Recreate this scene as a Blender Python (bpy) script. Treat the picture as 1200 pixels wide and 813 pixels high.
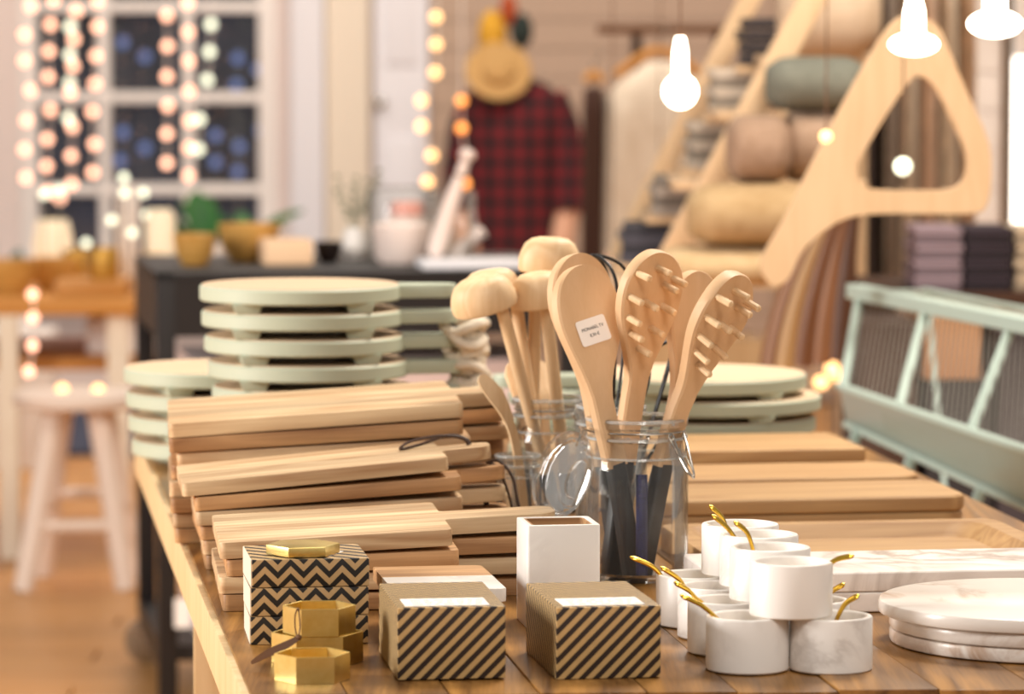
import bpy, bmesh, math, random
from math import sin, cos, pi, radians as R, sqrt, atan2
from mathutils import Vector, Matrix, Euler
for o in list(bpy.data.objects): bpy.data.objects.remove(o)
random.seed(7)
SC = bpy.context.scene
COL = SC.collection
# ---------------- camera, world, lights, exposure ----------------
F, CX, CY, HZ = 4800.0, 600.0, 406.5, 30.0          # focal length in pixels of the 1200x813 frame, horizon row
CAMZ, T = 1.28, 0.75                                # camera height, table height (metres)
PITCH = math.atan((CY - HZ) / F)
cd = bpy.data.cameras.new('camera'); cam = bpy.data.objects.new('camera', cd); COL.objects.link(cam)
cd.sensor_width = 36; cd.lens = F / 1200 * 36; cd.clip_end = 100; cd.clip_start = .05
cam.location = (0, 0, CAMZ); cam.rotation_euler = (pi / 2 - PITCH, 0, 0)
cd.dof.use_dof = True; cd.dof.focus_distance = 3.66; cd.dof.aperture_fstop = 7.2
SC.camera = cam
SC.cycles.transparent_max_bounces = 48; SC.cycles.max_bounces = 14
SC.view_settings.view_transform = 'Standard'; SC.view_settings.look = 'None'
SC.view_settings.gamma = 1; SC.view_settings.exposure = 0.22
W = bpy.data.worlds.new('world'); SC.world = W; W.use_nodes = True
W.node_tree.nodes['Background'].inputs[0].default_value = (1, .91, .82, 1)
W.node_tree.nodes['Background'].inputs[1].default_value = .28
def area(name, loc, aim, sx, sy, e, col):
    d = bpy.data.lights.new(name, 'AREA'); d.shape = 'RECTANGLE'; d.size = sx; d.size_y = sy; d.energy = e; d.color = col
    o = bpy.data.objects.new(name, d); COL.objects.link(o); o.location = loc
    o.rotation_euler = (Vector(aim) - Vector(loc)).to_track_quat('-Z', 'Y').to_euler(); return o
area('daylight_from_side_window', (-4.2, 3.4, 2.0), (0, 4.2, .9), 1.6, 1.5, 230, (1, .96, .92))
area('ceiling_lamp_over_table', (.9, 5.2, 3.3), (.2, 4.0, .75), 1.0, 1.0, 85, (1, .91, .8))
area('front_fill_behind_camera', (.9, .3, 3.2), (.3, 3.7, .8), 1.2, 1.2, 55, (1, .93, .86))  # added fill from behind the camera, brightens front faces and jar glints
area('background_fill_light', (-.3, 11.0, 3.6), (-.3, 12.2, .8), 4.0, 1.6, 120, (1, .9, .8))  # added light, unseen, brightens the background
area('ceiling_lamp_by_shelves', (1.6, 6.2, 3.4), (.9, 8.0, 1.0), 1.6, 1.2, 62, (1, .88, .74))

# ---------------- placement helpers ----------------
def ray(px, py):
    a, b = (px - CX) / F, (CY - py) / F
    return Vector((a, cos(PITCH) + b * sin(PITCH), -sin(PITCH) + b * cos(PITCH)))
def at(px, py, z=T):                                 # point of the view ray on the horizontal plane z
    d = ray(px, py); k = (z - CAMZ) / d.z
    return Vector((d.x * k, d.y * k, z))
def atD(px, py, D):                                  # point of the view ray at depth D along +Y
    d = ray(px, py); k = D / d.y
    return Vector((d.x * k, D, CAMZ + d.z * k))
# ---------------- mesh helpers ----------------
class MB:
    def __init__(s): s.v = []; s.f = []
    def add(s, vs, fs, M=None):
        n = len(s.v)
        s.v += [tuple(M @ Vector(v)) if M else tuple(v) for v in vs]
        s.f += [tuple(i + n for i in f) for f in fs]; return s
    def box(s, c, d, M=None):
        x, y, z = c; a, b, h = d[0] / 2, d[1] / 2, d[2] / 2
        vs = [(x + i * a, y + j * b, z + k * h) for k in (-1, 1) for j in (-1, 1) for i in (-1, 1)]
        return s.add(vs, [(0, 2, 3, 1), (4, 5, 7, 6), (0, 1, 5, 4), (2, 6, 7, 3), (0, 4, 6, 2), (1, 3, 7, 5)], M)
    def lathe(s, prof, n=32, M=None, sx=1, sy=1, caps=True):
        vs, fs = [], []
        for r, z in prof: vs += [(r * cos(2 * pi * i / n) * sx, r * sin(2 * pi * i / n) * sy, z) for i in range(n)]
        for k in range(len(prof) - 1):
            for i in range(n):
                j = (i + 1) % n; fs.append((k * n + i, k * n + j, k * n + n + j, k * n + n + i))
        if caps:
            fs.append(tuple(range(n - 1, -1, -1))); b = (len(prof) - 1) * n; fs.append(tuple(range(b, b + n)))
        return s.add(vs, fs, M)
    def prism(s, pts, z0, z1, M=None):
        n = len(pts)
        vs = [(x, y, z0) for x, y in pts] + [(x, y, z1) for x, y in pts]
        fs = [tuple(range(n - 1, -1, -1)), tuple(range(n, 2 * n))]
        fs += [(i, (i + 1) % n, n + (i + 1) % n, n + i) for i in range(n)]
        return s.add(vs, fs, M)
    def loft(s, rings, M=None, caps=True):           # rings of equal length
        n = len(rings[0]); vs = [p for r in rings for p in r]; fs = []
        for k in range(len(rings) - 1):
            for i in range(n):
                j = (i + 1) % n; fs.append((k * n + i, k * n + j, k * n + n + j, k * n + n + i))
        if caps: fs.append(tuple(range(n - 1, -1, -1))); b = (len(rings) - 1) * n; fs.append(tuple(range(b, b + n)))
        return s.add(vs, fs, M)
    def tube(s, pts, r, n=8, flat=1.0, up=(0, 0, 1), closed=False, M=None):
        P = [Vector(p) for p in pts]; m = len(P); rs = r if isinstance(r, (list, tuple)) else [r] * m
        rings = []; up = Vector(up); prev = None
        for i, p in enumerate(P):
            t = ((P[(i + 1) % m] - P[i - 1]) if closed else (P[min(i + 1, m - 1)] - P[max(i - 1, 0)])).normalized()
            if prev is None:
                a = up if abs(up.dot(t)) < .95 else Vector((1, 0, 0)); b = t.cross(a).normalized()
            else: b = (prev - t * prev.dot(t)).normalized()
            prev = b; c = t.cross(b)
            rings.append([p + b * rs[i] * cos(2 * pi * k / n) + c * rs[i] * flat * sin(2 * pi * k / n) for k in range(n)])
        if closed: rings.append(rings[0])
        return s.loft(rings, M, caps=not closed)
    def ball(s, c, r, n=12, sc=(1, 1, 1), M=None):
        m = max(4, n // 2); pr = [(max(1e-4, sin(pi * k / m)), -cos(pi * k / m)) for k in range(m + 1)]
        Q = Matrix.Translation(c) @ Matrix.Diagonal((r * sc[0], r * sc[1], r * sc[2], 1))
        return s.lathe(pr, n, (M @ Q) if M else Q)
    def build(s, name, mat, parent=None, bevel=0, seg=2, smooth=35, M=None):
        me = bpy.data.meshes.new(name); me.from_pydata(s.v, [], s.f)
        bm = bmesh.new(); bm.from_mesh(me)
        bmesh.ops.remove_doubles(bm, verts=bm.verts, dist=1e-6)
        bmesh.ops.recalc_face_normals(bm, faces=bm.faces)
        if bevel:
            ed = [e for e in bm.edges if len(e.link_faces) == 2 and e.calc_face_angle(0) > .6]
            bmesh.ops.bevel(bm, geom=ed, offset=bevel, segments=seg, profile=.6, affect='EDGES', clamp_overlap=True)
        bm.to_mesh(me); bm.free()
        for p in me.polygons: p.use_smooth = True
        me.set_sharp_from_angle(angle=R(smooth))
        me.materials.append(mat)
        return obj(name, me, parent, M)
def obj(name, me, parent=None, M=None):
    o = bpy.data.objects.new(name, me); COL.objects.link(o)
    if parent: o.parent = parent
    if M is not None: o.matrix_local = M
    return o
def tag(o, label=None, cat=None, group=None, kind=None):
    if label: o['label'] = label
    if cat: o['category'] = cat
    if group: o['group'] = group
    if kind: o['kind'] = kind
    return o
def thing(name, label, cat, loc=(0, 0, 0), rot=(0, 0, 0), group=None):
    o = bpy.data.objects.new(name, None); COL.objects.link(o); o.location = loc; o.rotation_euler = rot
    o.empty_display_size = .02
    return tag(o, label, cat, group)
def struct(o): o['kind'] = 'structure'; return o
def copy_tree(root, loc, rot, label, group=None):
    def cp(o, par):
        c = o.copy(); COL.objects.link(c)
        if par: c.parent = par
        for ch in o.children: cp(ch, c)
        return c
    r = cp(root, None); r.location = loc; r.rotation_euler = rot; r['label'] = label
    if group: r['group'] = group
    return r
def frame(z, y, o=(0, 0, 0)):                         # matrix from a z axis and an approximate y axis
    z = Vector(z).normalized(); y = Vector(y); y = (y - z * y.dot(z)).normalized(); x = y.cross(z)
    m = Matrix((x, y, z)).transposed().to_4x4(); m.translation = Vector(o); return m
def rot2(x, y, a): return (x * cos(a) - y * sin(a), x * sin(a) + y * cos(a))
def spline(P, n=6):
    P = [Vector(p) for p in P]; out = []
    for i in range(len(P) - 1):
        a, b, c, d = P[max(i - 1, 0)], P[i], P[i + 1], P[min(i + 2, len(P) - 1)]
        for k in range(n):
            t = k / n
            out.append(.5 * ((2 * b) + (c - a) * t + (2 * a - 5 * b + 4 * c - d) * t * t + (3 * b - a - 3 * c + d) * t ** 3))
    out.append(P[-1]); return out
def rrect(x0, y0, x1, y1, r, n=5):
    pts = []
    for cx, cy, a in ((x1 - r, y0 + r, -90), (x1 - r, y1 - r, 0), (x0 + r, y1 - r, 90), (x0 + r, y0 + r, 180)):
        pts += [(cx + r * cos(R(a + 90 * k / n)), cy + r * sin(R(a + 90 * k / n))) for k in range(n + 1)]
    return pts
# ---------------- materials ----------------
def lin(c):
    if isinstance(c, str): c = [int(c[i:i + 2], 16) / 255 for i in (0, 2, 4)]
    return tuple((x / 12.92 if x <= .04045 else ((x + .055) / 1.055) ** 2.4) for x in c) + (1,)
class NT:
    def __init__(s, name):
        s.m = bpy.data.materials.new(name); s.m.use_nodes = True; s.t = s.m.node_tree; s.b = s.t.nodes['Principled BSDF']
    def n(s, typ, **kw):
        nd = s.t.nodes.new('ShaderNode' + typ)
        for k, v in kw.items():
            if k.startswith('i_'):
                key = k[2:]; key = int(key) if key.isdigit() else key.replace('_', ' ')
                s.put(nd.inputs[key], v)
            else: setattr(nd, k, v)
        return nd
    def put(s, sock, v):
        if isinstance(v, bpy.types.NodeSocket): s.t.links.new(v, sock)
        else: sock.default_value = v
    def math(s, op, a, b=0.0, c=0.0):
        nd = s.n('Math', operation=op); s.put(nd.inputs[0], a); s.put(nd.inputs[1], b); s.put(nd.inputs[2], c); return nd.outputs[0]
    def mix(s, f, a, b, mode='MIX'):
        nd = s.n('Mix', data_type='RGBA', blend_type=mode); s.put(nd.inputs[0], f); s.put(nd.inputs[6], a); s.put(nd.inputs[7], b); return nd.outputs[2]
    def ramp(s, f, stops):
        nd = s.n('ValToRGB'); s.put(nd.inputs[0], f); e = nd.color_ramp.elements
        while len(e) < len(stops): e.new(.5)
        for k, (p, c) in enumerate(stops): e[k].position = p; e[k].color = c
        return nd.outputs[0]
    def coords(s, scale=(1, 1, 1), shift=True):
        tc = s.n('TexCoord').outputs['Object']
        if shift:
            oi = s.n('ObjectInfo').outputs['Random']
            v = s.n('VectorMath', operation='SCALE'); s.put(v.inputs[0], (7.3, 3.1, 5.7)); s.put(v.inputs['Scale'], oi)
            a = s.n('VectorMath', operation='ADD'); s.put(a.inputs[0], tc); s.put(a.inputs[1], v.outputs[0]); tc2 = a.outputs[0]
        else: tc2 = tc
        mp = s.n('Mapping'); s.put(mp.inputs[0], tc2); mp.inputs['Scale'].default_value = scale
        return mp.outputs[0], tc
def plain(name, c, rough=.5, metal=0, spec=.5, emit=None, strength=1, coat=0, sheen=0):
    k = NT(name); b = k.b
    b.inputs['Base Color'].default_value = lin(c); b.inputs['Roughness'].default_value = rough; b.inputs['Metallic'].default_value = metal
    b.inputs['Specular IOR Level'].default_value = spec
    if emit: b.inputs['Emission Color'].default_value = lin(emit); b.inputs['Emission Strength'].default_value = strength
    if coat: b.inputs['Coat Weight'].default_value = coat
    if sheen: b.inputs['Sheen Weight'].default_value = sheen
    return k.m
def noisy(name, c1, c2, scale=20, rough=.6, metal=0, bump=.0, detail=4, spec=.4, stretch=(1, 1, 1)):
    k = NT(name); v, _ = k.coords(stretch)
    nz = k.n('TexNoise', i_Vector=v, i_Scale=scale, i_Detail=float(detail), i_Roughness=.6).outputs[0]
    k.put(k.b.inputs['Base Color'], k.ramp(nz, [(.3, lin(c1)), (.7, lin(c2))]))
    k.b.inputs['Roughness'].default_value = rough; k.b.inputs['Metallic'].default_value = metal; k.b.inputs['Specular IOR Level'].default_value = spec
    if bump:
        bp = k.n('Bump', i_Strength=bump, i_Distance=.002, i_Height=nz); k.put(k.b.inputs['Normal'], bp.outputs[0])
    return k.m
def wood(name, light, dark, axis=0, rough=.5, lam=0.0, var=.16, ring=14.0, contrast=1.0, bump=.15, coat=0.0, lamaxis=1):
    k = NT(name)
    st = [26.0] * 3; st[axis] = 1.6
    v, tc = k.coords(tuple(st))
    n1 = k.n('TexNoise', i_Vector=v, i_Scale=1.0, i_Detail=5.0, i_Roughness=.62, i_Distortion=.8).outputs[0]
    st2 = [ring] * 3; st2[axis] = ring * .09
    v2, _ = k.coords(tuple(st2))
    n2 = k.n('TexNoise', i_Vector=v2, i_Scale=1.0, i_Detail=2.0, i_Distortion=.4).outputs[0]
    rings = k.math('FRACT', k.math('MULTIPLY', n2, 9.0)); rings = k.math('ABSOLUTE', k.math('SUBTRACT', rings, .5))
    st3 = [420.0] * 3; st3[axis] = 14.0
    v3, _ = k.coords(tuple(st3))
    n3 = k.n('TexNoise', i_Vector=v3, i_Scale=1.0, i_Detail=2.0).outputs[0]
    f = k.math('ADD', k.math('MULTIPLY', n1, .62), k.math('MULTIPLY', rings, .5)); f = k.math('ADD', f, k.math('MULTIPLY', k.math('SUBTRACT', n3, .5), .22))
    f = k.math('MULTIPLY_ADD', k.math('SUBTRACT', f, .45), contrast, .5)
    c = k.ramp(f, [(.22, lin(light)), (.85, lin(dark))])
    br = k.math('MULTIPLY_ADD', k.n('ObjectInfo').outputs['Random'], var, 1 - var / 2)
    if lam:
        sp = k.n('SeparateXYZ'); k.put(sp.inputs[0], tc)
        q = k.math('FLOOR', k.math('ADD', k.math('DIVIDE', sp.outputs[lamaxis], lam), k.math('MULTIPLY', k.n('ObjectInfo').outputs['Random'], 40.0)))
        wn = k.n('TexWhiteNoise', noise_dimensions='1D'); k.put(wn.inputs['W'], q)
        br = k.math('MULTIPLY', br, k.math('MULTIPLY_ADD', wn.outputs[0], .34, .82))
    mul = k.n('VectorMath', operation='SCALE'); k.put(mul.inputs[0], c); k.put(mul.inputs['Scale'], br)
    k.put(k.b.inputs['Base Color'], mul.outputs[0]); k.b.inputs['Roughness'].default_value = rough
    k.b.inputs['Specular IOR Level'].default_value = .35
    if coat: k.b.inputs['Coat Weight'].default_value = coat; k.b.inputs['Coat Roughness'].default_value = .25
    if bump:
        bp = k.n('Bump', i_Strength=bump, i_Distance=.001, i_Height=f); k.put(k.b.inputs['Normal'], bp.outputs[0])
    return k.m
def marble(name, base, vein, amount=.6, scale=9, rough=.32):
    k = NT(name); v, _ = k.coords((1, 1, 1))
    nz = k.n('TexNoise', i_Vector=v, i_Scale=float(scale), i_Detail=6.0, i_Roughness=.55, i_Distortion=1.4).outputs[0]
    d = k.math('ABSOLUTE', k.math('SUBTRACT', nz, .5)); ve = k.ramp(d, [(0, (1, 1, 1, 1)), (.09, (0, 0, 0, 1))])
    n2 = k.n('TexNoise', i_Vector=v, i_Scale=scale * .55, i_Detail=3.0).outputs[0]
    mask = k.ramp(n2, [(.44, (0, 0, 0, 1)), (.62, (1, 1, 1, 1))])
    fac = k.math('MULTIPLY', k.math('MULTIPLY', ve, mask), amount)
    k.put(k.b.inputs['Base Color'], k.mix(fac, lin(base), lin(vein))); k.b.inputs['Roughness'].default_value = rough
    k.b.inputs['Subsurface Weight'].default_value = 0.0
    return k.m
def thin_glass(name, tint=(.97, .975, .97), edge=(.8, .82, .81), gloss=.7, highlight_haze=.016):
    k = NT(name); t = k.t; t.nodes.remove(k.b); out = t.nodes['Material Output']
    lw = k.n('LayerWeight', i_Blend=.32)
    col = k.ramp(lw.outputs['Facing'], [(0.35, tint + (1,)), (.98, edge + (1,))])
    tr = k.n('BsdfTransparent'); k.put(tr.inputs[0], col)
    gl = k.n('BsdfGlossy', i_Roughness=.03); gl.inputs[0].default_value = (1, 1, 1, 1)
    fr = k.n('LayerWeight', i_Blend=.26)
    mx = k.n('MixShader'); k.put(mx.inputs[0], k.math('MULTIPLY', fr.outputs['Fresnel'], gloss)); t.links.new(tr.outputs[0], mx.inputs[1]); t.links.new(gl.outputs[0], mx.inputs[2])
    df = k.n('BsdfDiffuse'); df.inputs[0].default_value = (.95, .95, .93, 1)  # faint white diffuse stands in for highlights and haze on the glass
    m2 = k.n('MixShader'); m2.inputs[0].default_value = highlight_haze; t.links.new(mx.outputs[0], m2.inputs[1]); t.links.new(df.outputs[0], m2.inputs[2])
    t.links.new(m2.outputs[0], out.inputs[0]); return k.m
def stripes(name, c1, c2, kind='diag', per=.011):
    k = NT(name); tc = k.n('TexCoord').outputs['Object']; sp = k.n('SeparateXYZ'); k.put(sp.inputs[0], tc); x, y, z = sp.outputs
    if kind == 'diag':
        s = k.math('DIVIDE', k.math('ADD', k.math('SUBTRACT', x, z), y), per)
    else:
        zz = k.math('MULTIPLY', k.math('ABSOLUTE', k.math('SUBTRACT', k.math('FRACT', k.math('DIVIDE', k.math('ADD', x, y), .0222)), .5)), .0222)
        s = k.math('DIVIDE', k.math('ADD', z, zz), per)
    f = k.math('GREATER_THAN', k.math('FRACT', s), .5)
    v, _ = k.coords((1, 1, 1)); nz = k.n('TexNoise', i_Vector=v, i_Scale=160.0, i_Detail=3.0).outputs[0]
    kraft = k.mix(nz, lin(c1), tuple(x * .8 for x in lin(c1)[:3]) + (1,))
    k.put(k.b.inputs['Base Color'], k.mix(f, kraft, lin(c2))); k.b.inputs['Roughness'].default_value = .55
    return k.m
def plaid(name):
    k = NT(name); tc = k.n('TexCoord').outputs['Object']; sp = k.n('SeparateXYZ'); k.put(sp.inputs[0], tc)
    a = k.math('GREATER_THAN', k.math('FRACT', k.math('DIVIDE', sp.outputs[0], .062)), .5)
    b = k.math('GREATER_THAN', k.math('FRACT', k.math('DIVIDE', sp.outputs[2], .062)), .5)
    f = k.math('MULTIPLY', k.math('ADD', a, b), .5)
    k.put(k.b.inputs['Base Color'], k.ramp(f, [(0, lin('720f1a')), (.5, lin('3a0a11')), (1, lin('1c080c'))])); k.b.inputs['Roughness'].default_value = .9
    return k.m
M = {}
M['board'] = wood('board_wood', 'dfc49c', '9f7044', 0, .5, lam=.047, contrast=1.3)
M['board2'] = wood('board_wood_warm', 'cca070', '774c2a', 0, .5, lam=.06, contrast=1.35)
M['oak'] = wood('oak_tray_wood', 'c6a06f', '93683e', 0, .5, var=.12, contrast=1.0)
M['table'] = wood('table_plank_wood', 'ab7a3e', '4a2b12', 1, .3, var=.16, ring=9, contrast=1.5, bump=.6)
M['table_side'] = wood('table_leg_wood', 'e2c79c', 'cba874', 2, .5)
M['tool'] = wood('beech_tool_wood', 'dfbb93', 'cba073', 2, .5, var=.1, ring=8, contrast=.8, bump=.05)
M['tool_pale'] = wood('pale_beech_wood', 'e8caa2', 'cfa676', 2, .5, var=.1, ring=20, contrast=1.0, bump=.05)
M['green'] = plain('mint_green_paint', 'b3baa4', .5)
M['round_top'] = wood('round_board_top_wood', 'dec4a4', 'c9a888', 0, .55, contrast=.7)
M['marble'] = marble('white_marble', 'f1ebe4', 'a89a8f', .38, 13)
M['slab'] = marble('veined_marble', 'efe6de', '9a8474', .85, 7)
M['plate'] = marble('brown_veined_marble', 'eee5dc', 'a87a50', 1.0, 8, .25)
M['brass'] = noisy('brushed_brass', 'ecd48c', 'dfc070', 60, .34, 1, 0)
M['gold'] = plain('polished_gold', 'ecc04a', .25, 1)
M['leather'] = plain('dark_brown_leather', '3a2416', .6)
M['tan_leather'] = plain('brown_leather', '6a4526', .6)
M['kraft'] = noisy('kraft_card', 'c3a070', 'b08d5e', 90, .7)
M['diag'] = stripes('diagonal_striped_card', 'cda970', '2a1b13', 'diag', .0118)
M['zig'] = stripes('chevron_striped_card', 'cba876', '17110e', 'zig', .0122)
M['paper'] = plain('white_paper', 'f4ece4', .8)
M['ink'] = plain('black_ink', '2a2524', .8)
M['greyink'] = plain('grey_ink', 'a79f99', .8)
M['glass'] = thin_glass('clear_jar_glass')
M['rimhighlight'] = thin_glass('rim_highlight_glass', (.92, .93, .92), (.8, .82, .8), 1.2, .2)  # white mixed into the rim glass stands in for its highlights
M['wire'] = plain('steel_wire', 'c9c5bd', .22, 1)
M['black'] = plain('black_rubber', '1b1a1d', .45)
M['blackwire'] = plain('black_wire', '141214', .4)
M['navy'] = noisy('dark_blue_glitter', '15173a', '2c2f63', 300, .3)
M['rope'] = noisy('white_cotton_rope', 'efe4d2', 'd8c8b0', 300, .9)
M['white'] = plain('white_paint', 'efe8e2', .55)
M['offwhite'] = plain('cream_paint', 'efe2cd', .6)
M['blackmetal'] = plain('black_metal', '120d0e', .5)
M['pane'] = thin_glass('window_glass', (.95, .97, 1.0), (.7, .75, .8), .5)
def glow(n, c, s): return plain(n, c, .5, emit=c, strength=s)
M['bulb'] = glow('warm_bulb', 'ffbf9e', 2.7); M['bulb_y'] = glow('yellow_bulb', 'ffc684', 2.8); M['bulb_o'] = glow('orange_bulb', 'ffa050', 2.4)
M['bulb_c'] = glow('cool_bulb', 'dfe2c8', 2.2); M['bulb_b'] = glow('blue_bulb', '7f95d0', .55); M['lamp'] = glow('bright_lamp', 'fff2dc', 9)
# ---------------- the table ----------------
YAW = R(8.2)
tbl = thing('display_table', 'rough brown plank display table carrying the boards, jars and marble pots', 'table', (0, 0, 0))
A0, A1 = at(294, 814), at(1205, 806); VB = (at(180, 547) - at(294, 814)).normalized(); YEND = 5.32
def edge_pt(k, y):                                   # k 0..1 across the front edge, y world depth
    p = A0.lerp(A1, k * 1.45); t = (y - p.y) / VB.y
    return p + VB * t
cuts = [0, .085, .175, .255, .35, .43, .52, .61, .70, .80, .90, 1.0]
for i in range(len(cuts) - 1):
    g = .0005; a, b = cuts[i], cuts[i + 1]
    P0, P1 = A0.lerp(A1, a * 1.45), A0.lerp(A1, b * 1.45)
    P2, P3 = edge_pt(b, YEND + .01 * (i % 3)), edge_pt(a, YEND + .01 * (i % 3))
    dz = -.0006 * (i % 3)
    pts = [(P0.x + g, P0.y - .002 * (i % 2)), (P1.x - g, P1.y - .002 * (i % 2)), (P2.x - g, P2.y), (P3.x + g, P3.y)]
    o = MB().prism(pts, T - .048, T + dz).build('plank', M['table'] if i else M['table'], tbl, .0012, 2)
sidep = [A0, edge_pt(0, YEND)]
mb = MB(); q = [(A0.x - .006, A0.y), (A0.x + .001, A0.y), (sidep[1].x + .001, YEND), (sidep[1].x - .006, YEND)]
mb.prism(q, T - .05, T - .002); mb.build('lit_side_face', M['table_side'], tbl, .001)['label'] = 'left side of the tabletop, window light put into its pale colour'  # pale colour paints the window light on the table's side face
u = Vector((cos(R(8)), sin(R(8)), 0))
for y in (3.46, 4.2, 5.2):
    for k, s in ((0, 1), (1, -1)):
        p = edge_pt(k, y) + Vector(((.045 if y < 5 else .25) * s, .04, 0))
        MB().box((p.x, p.y, (T - .05) / 2), (.075, .075, T - .05)).build('leg', M['table_side'], tbl, .003)
for k, s in ((0, 1), (1, -1)):
    a, b = edge_pt(k, 3.5) + Vector((.2 * s, 0, 0)), edge_pt(k, 5.2) + Vector((.25 * s, 0, 0))
    MB().prism([(a.x - .012, a.y), (a.x + .012, a.y), (b.x + .012, b.y), (b.x - .012, b.y)], T - .12, T - .049).build('apron', M['table_side'], tbl)

# ---------------- cutting boards with handles ----------------
def board_outline(L, w, hl, hw):
    c = w / 2; r = .006; h = hw / 2; e = L + hl; f = .006
    P = []
    def arc(cx, cy, rad, a0, a1, n=4): P.extend([(cx + rad * cos(R(a0 + (a1 - a0) * k / n)), cy + rad * sin(R(a0 + (a1 - a0) * k / n))) for k in range(n + 1)])
    arc(r, r, r, 180, 270); arc(L - r, r, r, 270, 360); arc(L + f, c - h - f, f, 180, 90)
    rr = min(h * .8, .016); arc(e - rr, c - h + rr, rr, 270, 360); arc(e - rr, c + h - rr, rr, 0, 90)
    arc(L + f, c + h + f, f, 270, 180); arc(L - r, w - r, r, 0, 90); arc(r, w - r, r, 90, 180)
    return P
ORD = ['topmost', 'second from the top', 'third from the top', 'fourth from the top', 'fifth from the top', 'sixth from the top', 'seventh from the top', 'lowest']
def cutting_stack(where, base, yaw, L, w, t, hl, hw, tilts, offs, mat, what, group, cords=(), yaws=None):
    n = len(tilts); z = T; B = at(*base)
    for i in range(n):
        k = n - 1 - i; o_ = ORD[-1] if k == n - 1 else ORD[k]
        yw = yaw + (yaws[i] if yaws else 0)
        dx, dy = offs[i]; d = Vector((dx, dy, 0)); d.rotate(Euler((0, 0, yaw)))
        rt = thing('cutting_board', f'{what}, {o_} in {where}', 'cutting board', (B.x + d.x, B.y + d.y, z + .0003), (0, -R(tilts[i]), yw), group)
        MB().prism(board_outline(L, w, hl, hw), 0, t).build('board', mat[i % len(mat)], rt, .0011, 2)
        if i in cords:
            e = L + hl - .018; c = w / 2
            if cords[i] == 'loop':
                pts = spline([(e - .004, c + .004, t * .3), (e - .006, c, t + .006), (e - .03, c - .006, t + .013), (e - .06, c + .0, t + .010), (e - .071, c + .01, t + .002), (e - .05, c + .016, t + .004), (e - .02, c + .012, t + .011), (e - .002, c + .006, t + .004), (e - .002, c + .004, t * .4)], 5)
            else:
                pts = spline([(e, c - .004, t + .002), (e + .012, c - .008, t + .004), (e + .024, c - .014, t - .012), (e + .028, c - .02, t - .04), (e + .034, c - .02, t - .064), (e + .026, c - .012, t - .066), (e + .02, c - .006, t - .03), (e + .012, c, t - .004), (e + .002, c, t + .002)], 5)
            MB().tube(pts, .0015, 6).build('leather_cord', M['leather'], rt)
        z += t + .0006
cutting_stack('back left stack', (205, 637), R(5), .303, .272, .0149, .052, .07,
    [0, .5, 1.0, 1.5, 2.1, 2.7, 3.2, 3.6], [(0, 0), (-.002, .002), (-.004, 0), (-.005, .01), (-.003, .03), (.003, .004), (-.005, 0), (-.005, .0)],
    [M['board2'], M['board']], 'large pale cutting board', 'cutting boards in the back left stack')
cutting_stack('middle left stack', (241, 668), R(6), .262, .165, .0137, .05, .044,
    [0, .6, 1.4, 2.6, 4.0, 5.0], [(0, 0), (-.002, .001), (-.005, .003), (-.009, .0), (-.010, 0), (-.022, 0)],
    [M['board2'], M['board']], 'slim handled wooden cutting board', 'cutting boards in the middle left stack', {5: 'loop', 4: 'hang', 2: 'loop'}, [0, 0, R(1), 0, R(-.5), R(.5)])
cutting_stack('front left stack', (261, 717), R(6), .212, .215, .0152, .105, .06,
    [0, .9, 1.8, 2.7], [(0, 0), (-.003, .001), (.004, 0), (-.002, 0)],
    [M['board2'], M['board']], 'long handled wooden cutting board', 'cutting boards in the front left stack')

# ---------------- round green boards ----------------
def green_proto(r, t, foot, hl, label, group):
    rt = thing('round_serving_board', label, 'serving board', group=group)
    mb = MB().lathe([(r - .002, foot), (r, foot + .002), (r, foot + t - .003), (r - .002, foot + t - .0008)], 72)
    mb.build('disc', M['green'], rt)
    MB().lathe([(r - .0025, foot + t - .0009), (r - .003, foot + t)], 72).build('wooden_top', M['round_top'], rt)
    MB().prism([(r - .01, -.026)] + [(r + hl - .02 + .02 * cos(a), .02 * sin(a)) for a in [R(q) for q in range(-90, 91, 15)]] + [(r - .01, .026)], foot + .002, foot + t - .001).build('handle', M['green'], rt, .002)
    for s in (-1, 1):
        x = s * r * .55; l = sqrt(r * r - x * x) * .93
        MB().loft([[(x - .017, -l, foot + .0005), (x + .017, -l, foot + .0005), (x + .013, -l + .002, .0), (x - .013, -l + .002, .0)], [(x - .017, l, foot + .0005), (x + .017, l, foot + .0005), (x + .013, l, .0), (x - .013, l, .0)]]).build('batten', M['green'], rt, .001)
    return rt
def rope_knot(rt, x, seed, drop):
    rnd = random.Random(seed); mb = MB()
    pts = [(x, 0, .02)]
    for k in range(20):
        a = k * .85 + seed; pts.append((x + .02 + .021 * cos(a) + rnd.uniform(-.003, .003), .02 * sin(a), .018 - drop * k / 19 + .007 * sin(a * 1.7)))
    mb.tube(spline(pts, 5), .0058, 7)
    pts = [(x + .005, .0, .02)]
    for k in range(5): pts.append((x + .02 + rnd.uniform(-.008, .02), rnd.uniform(-.02, .02), .0 - drop * .6 * k / 4))
    mb.tube(spline(pts, 5), .0058, 7)
    mb.build('rope_loop', M['rope'], rt)
G1 = green_proto(.116, .0185, .0105, .065, 'mint green round board, lowest of the tall green stack', 'round boards in the tall green stack')
tall = [(356, 0), (354, 1), (358, 2), (366, 4), (361, 5), (357, 8), (354, 4), (352, 6)]
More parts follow.
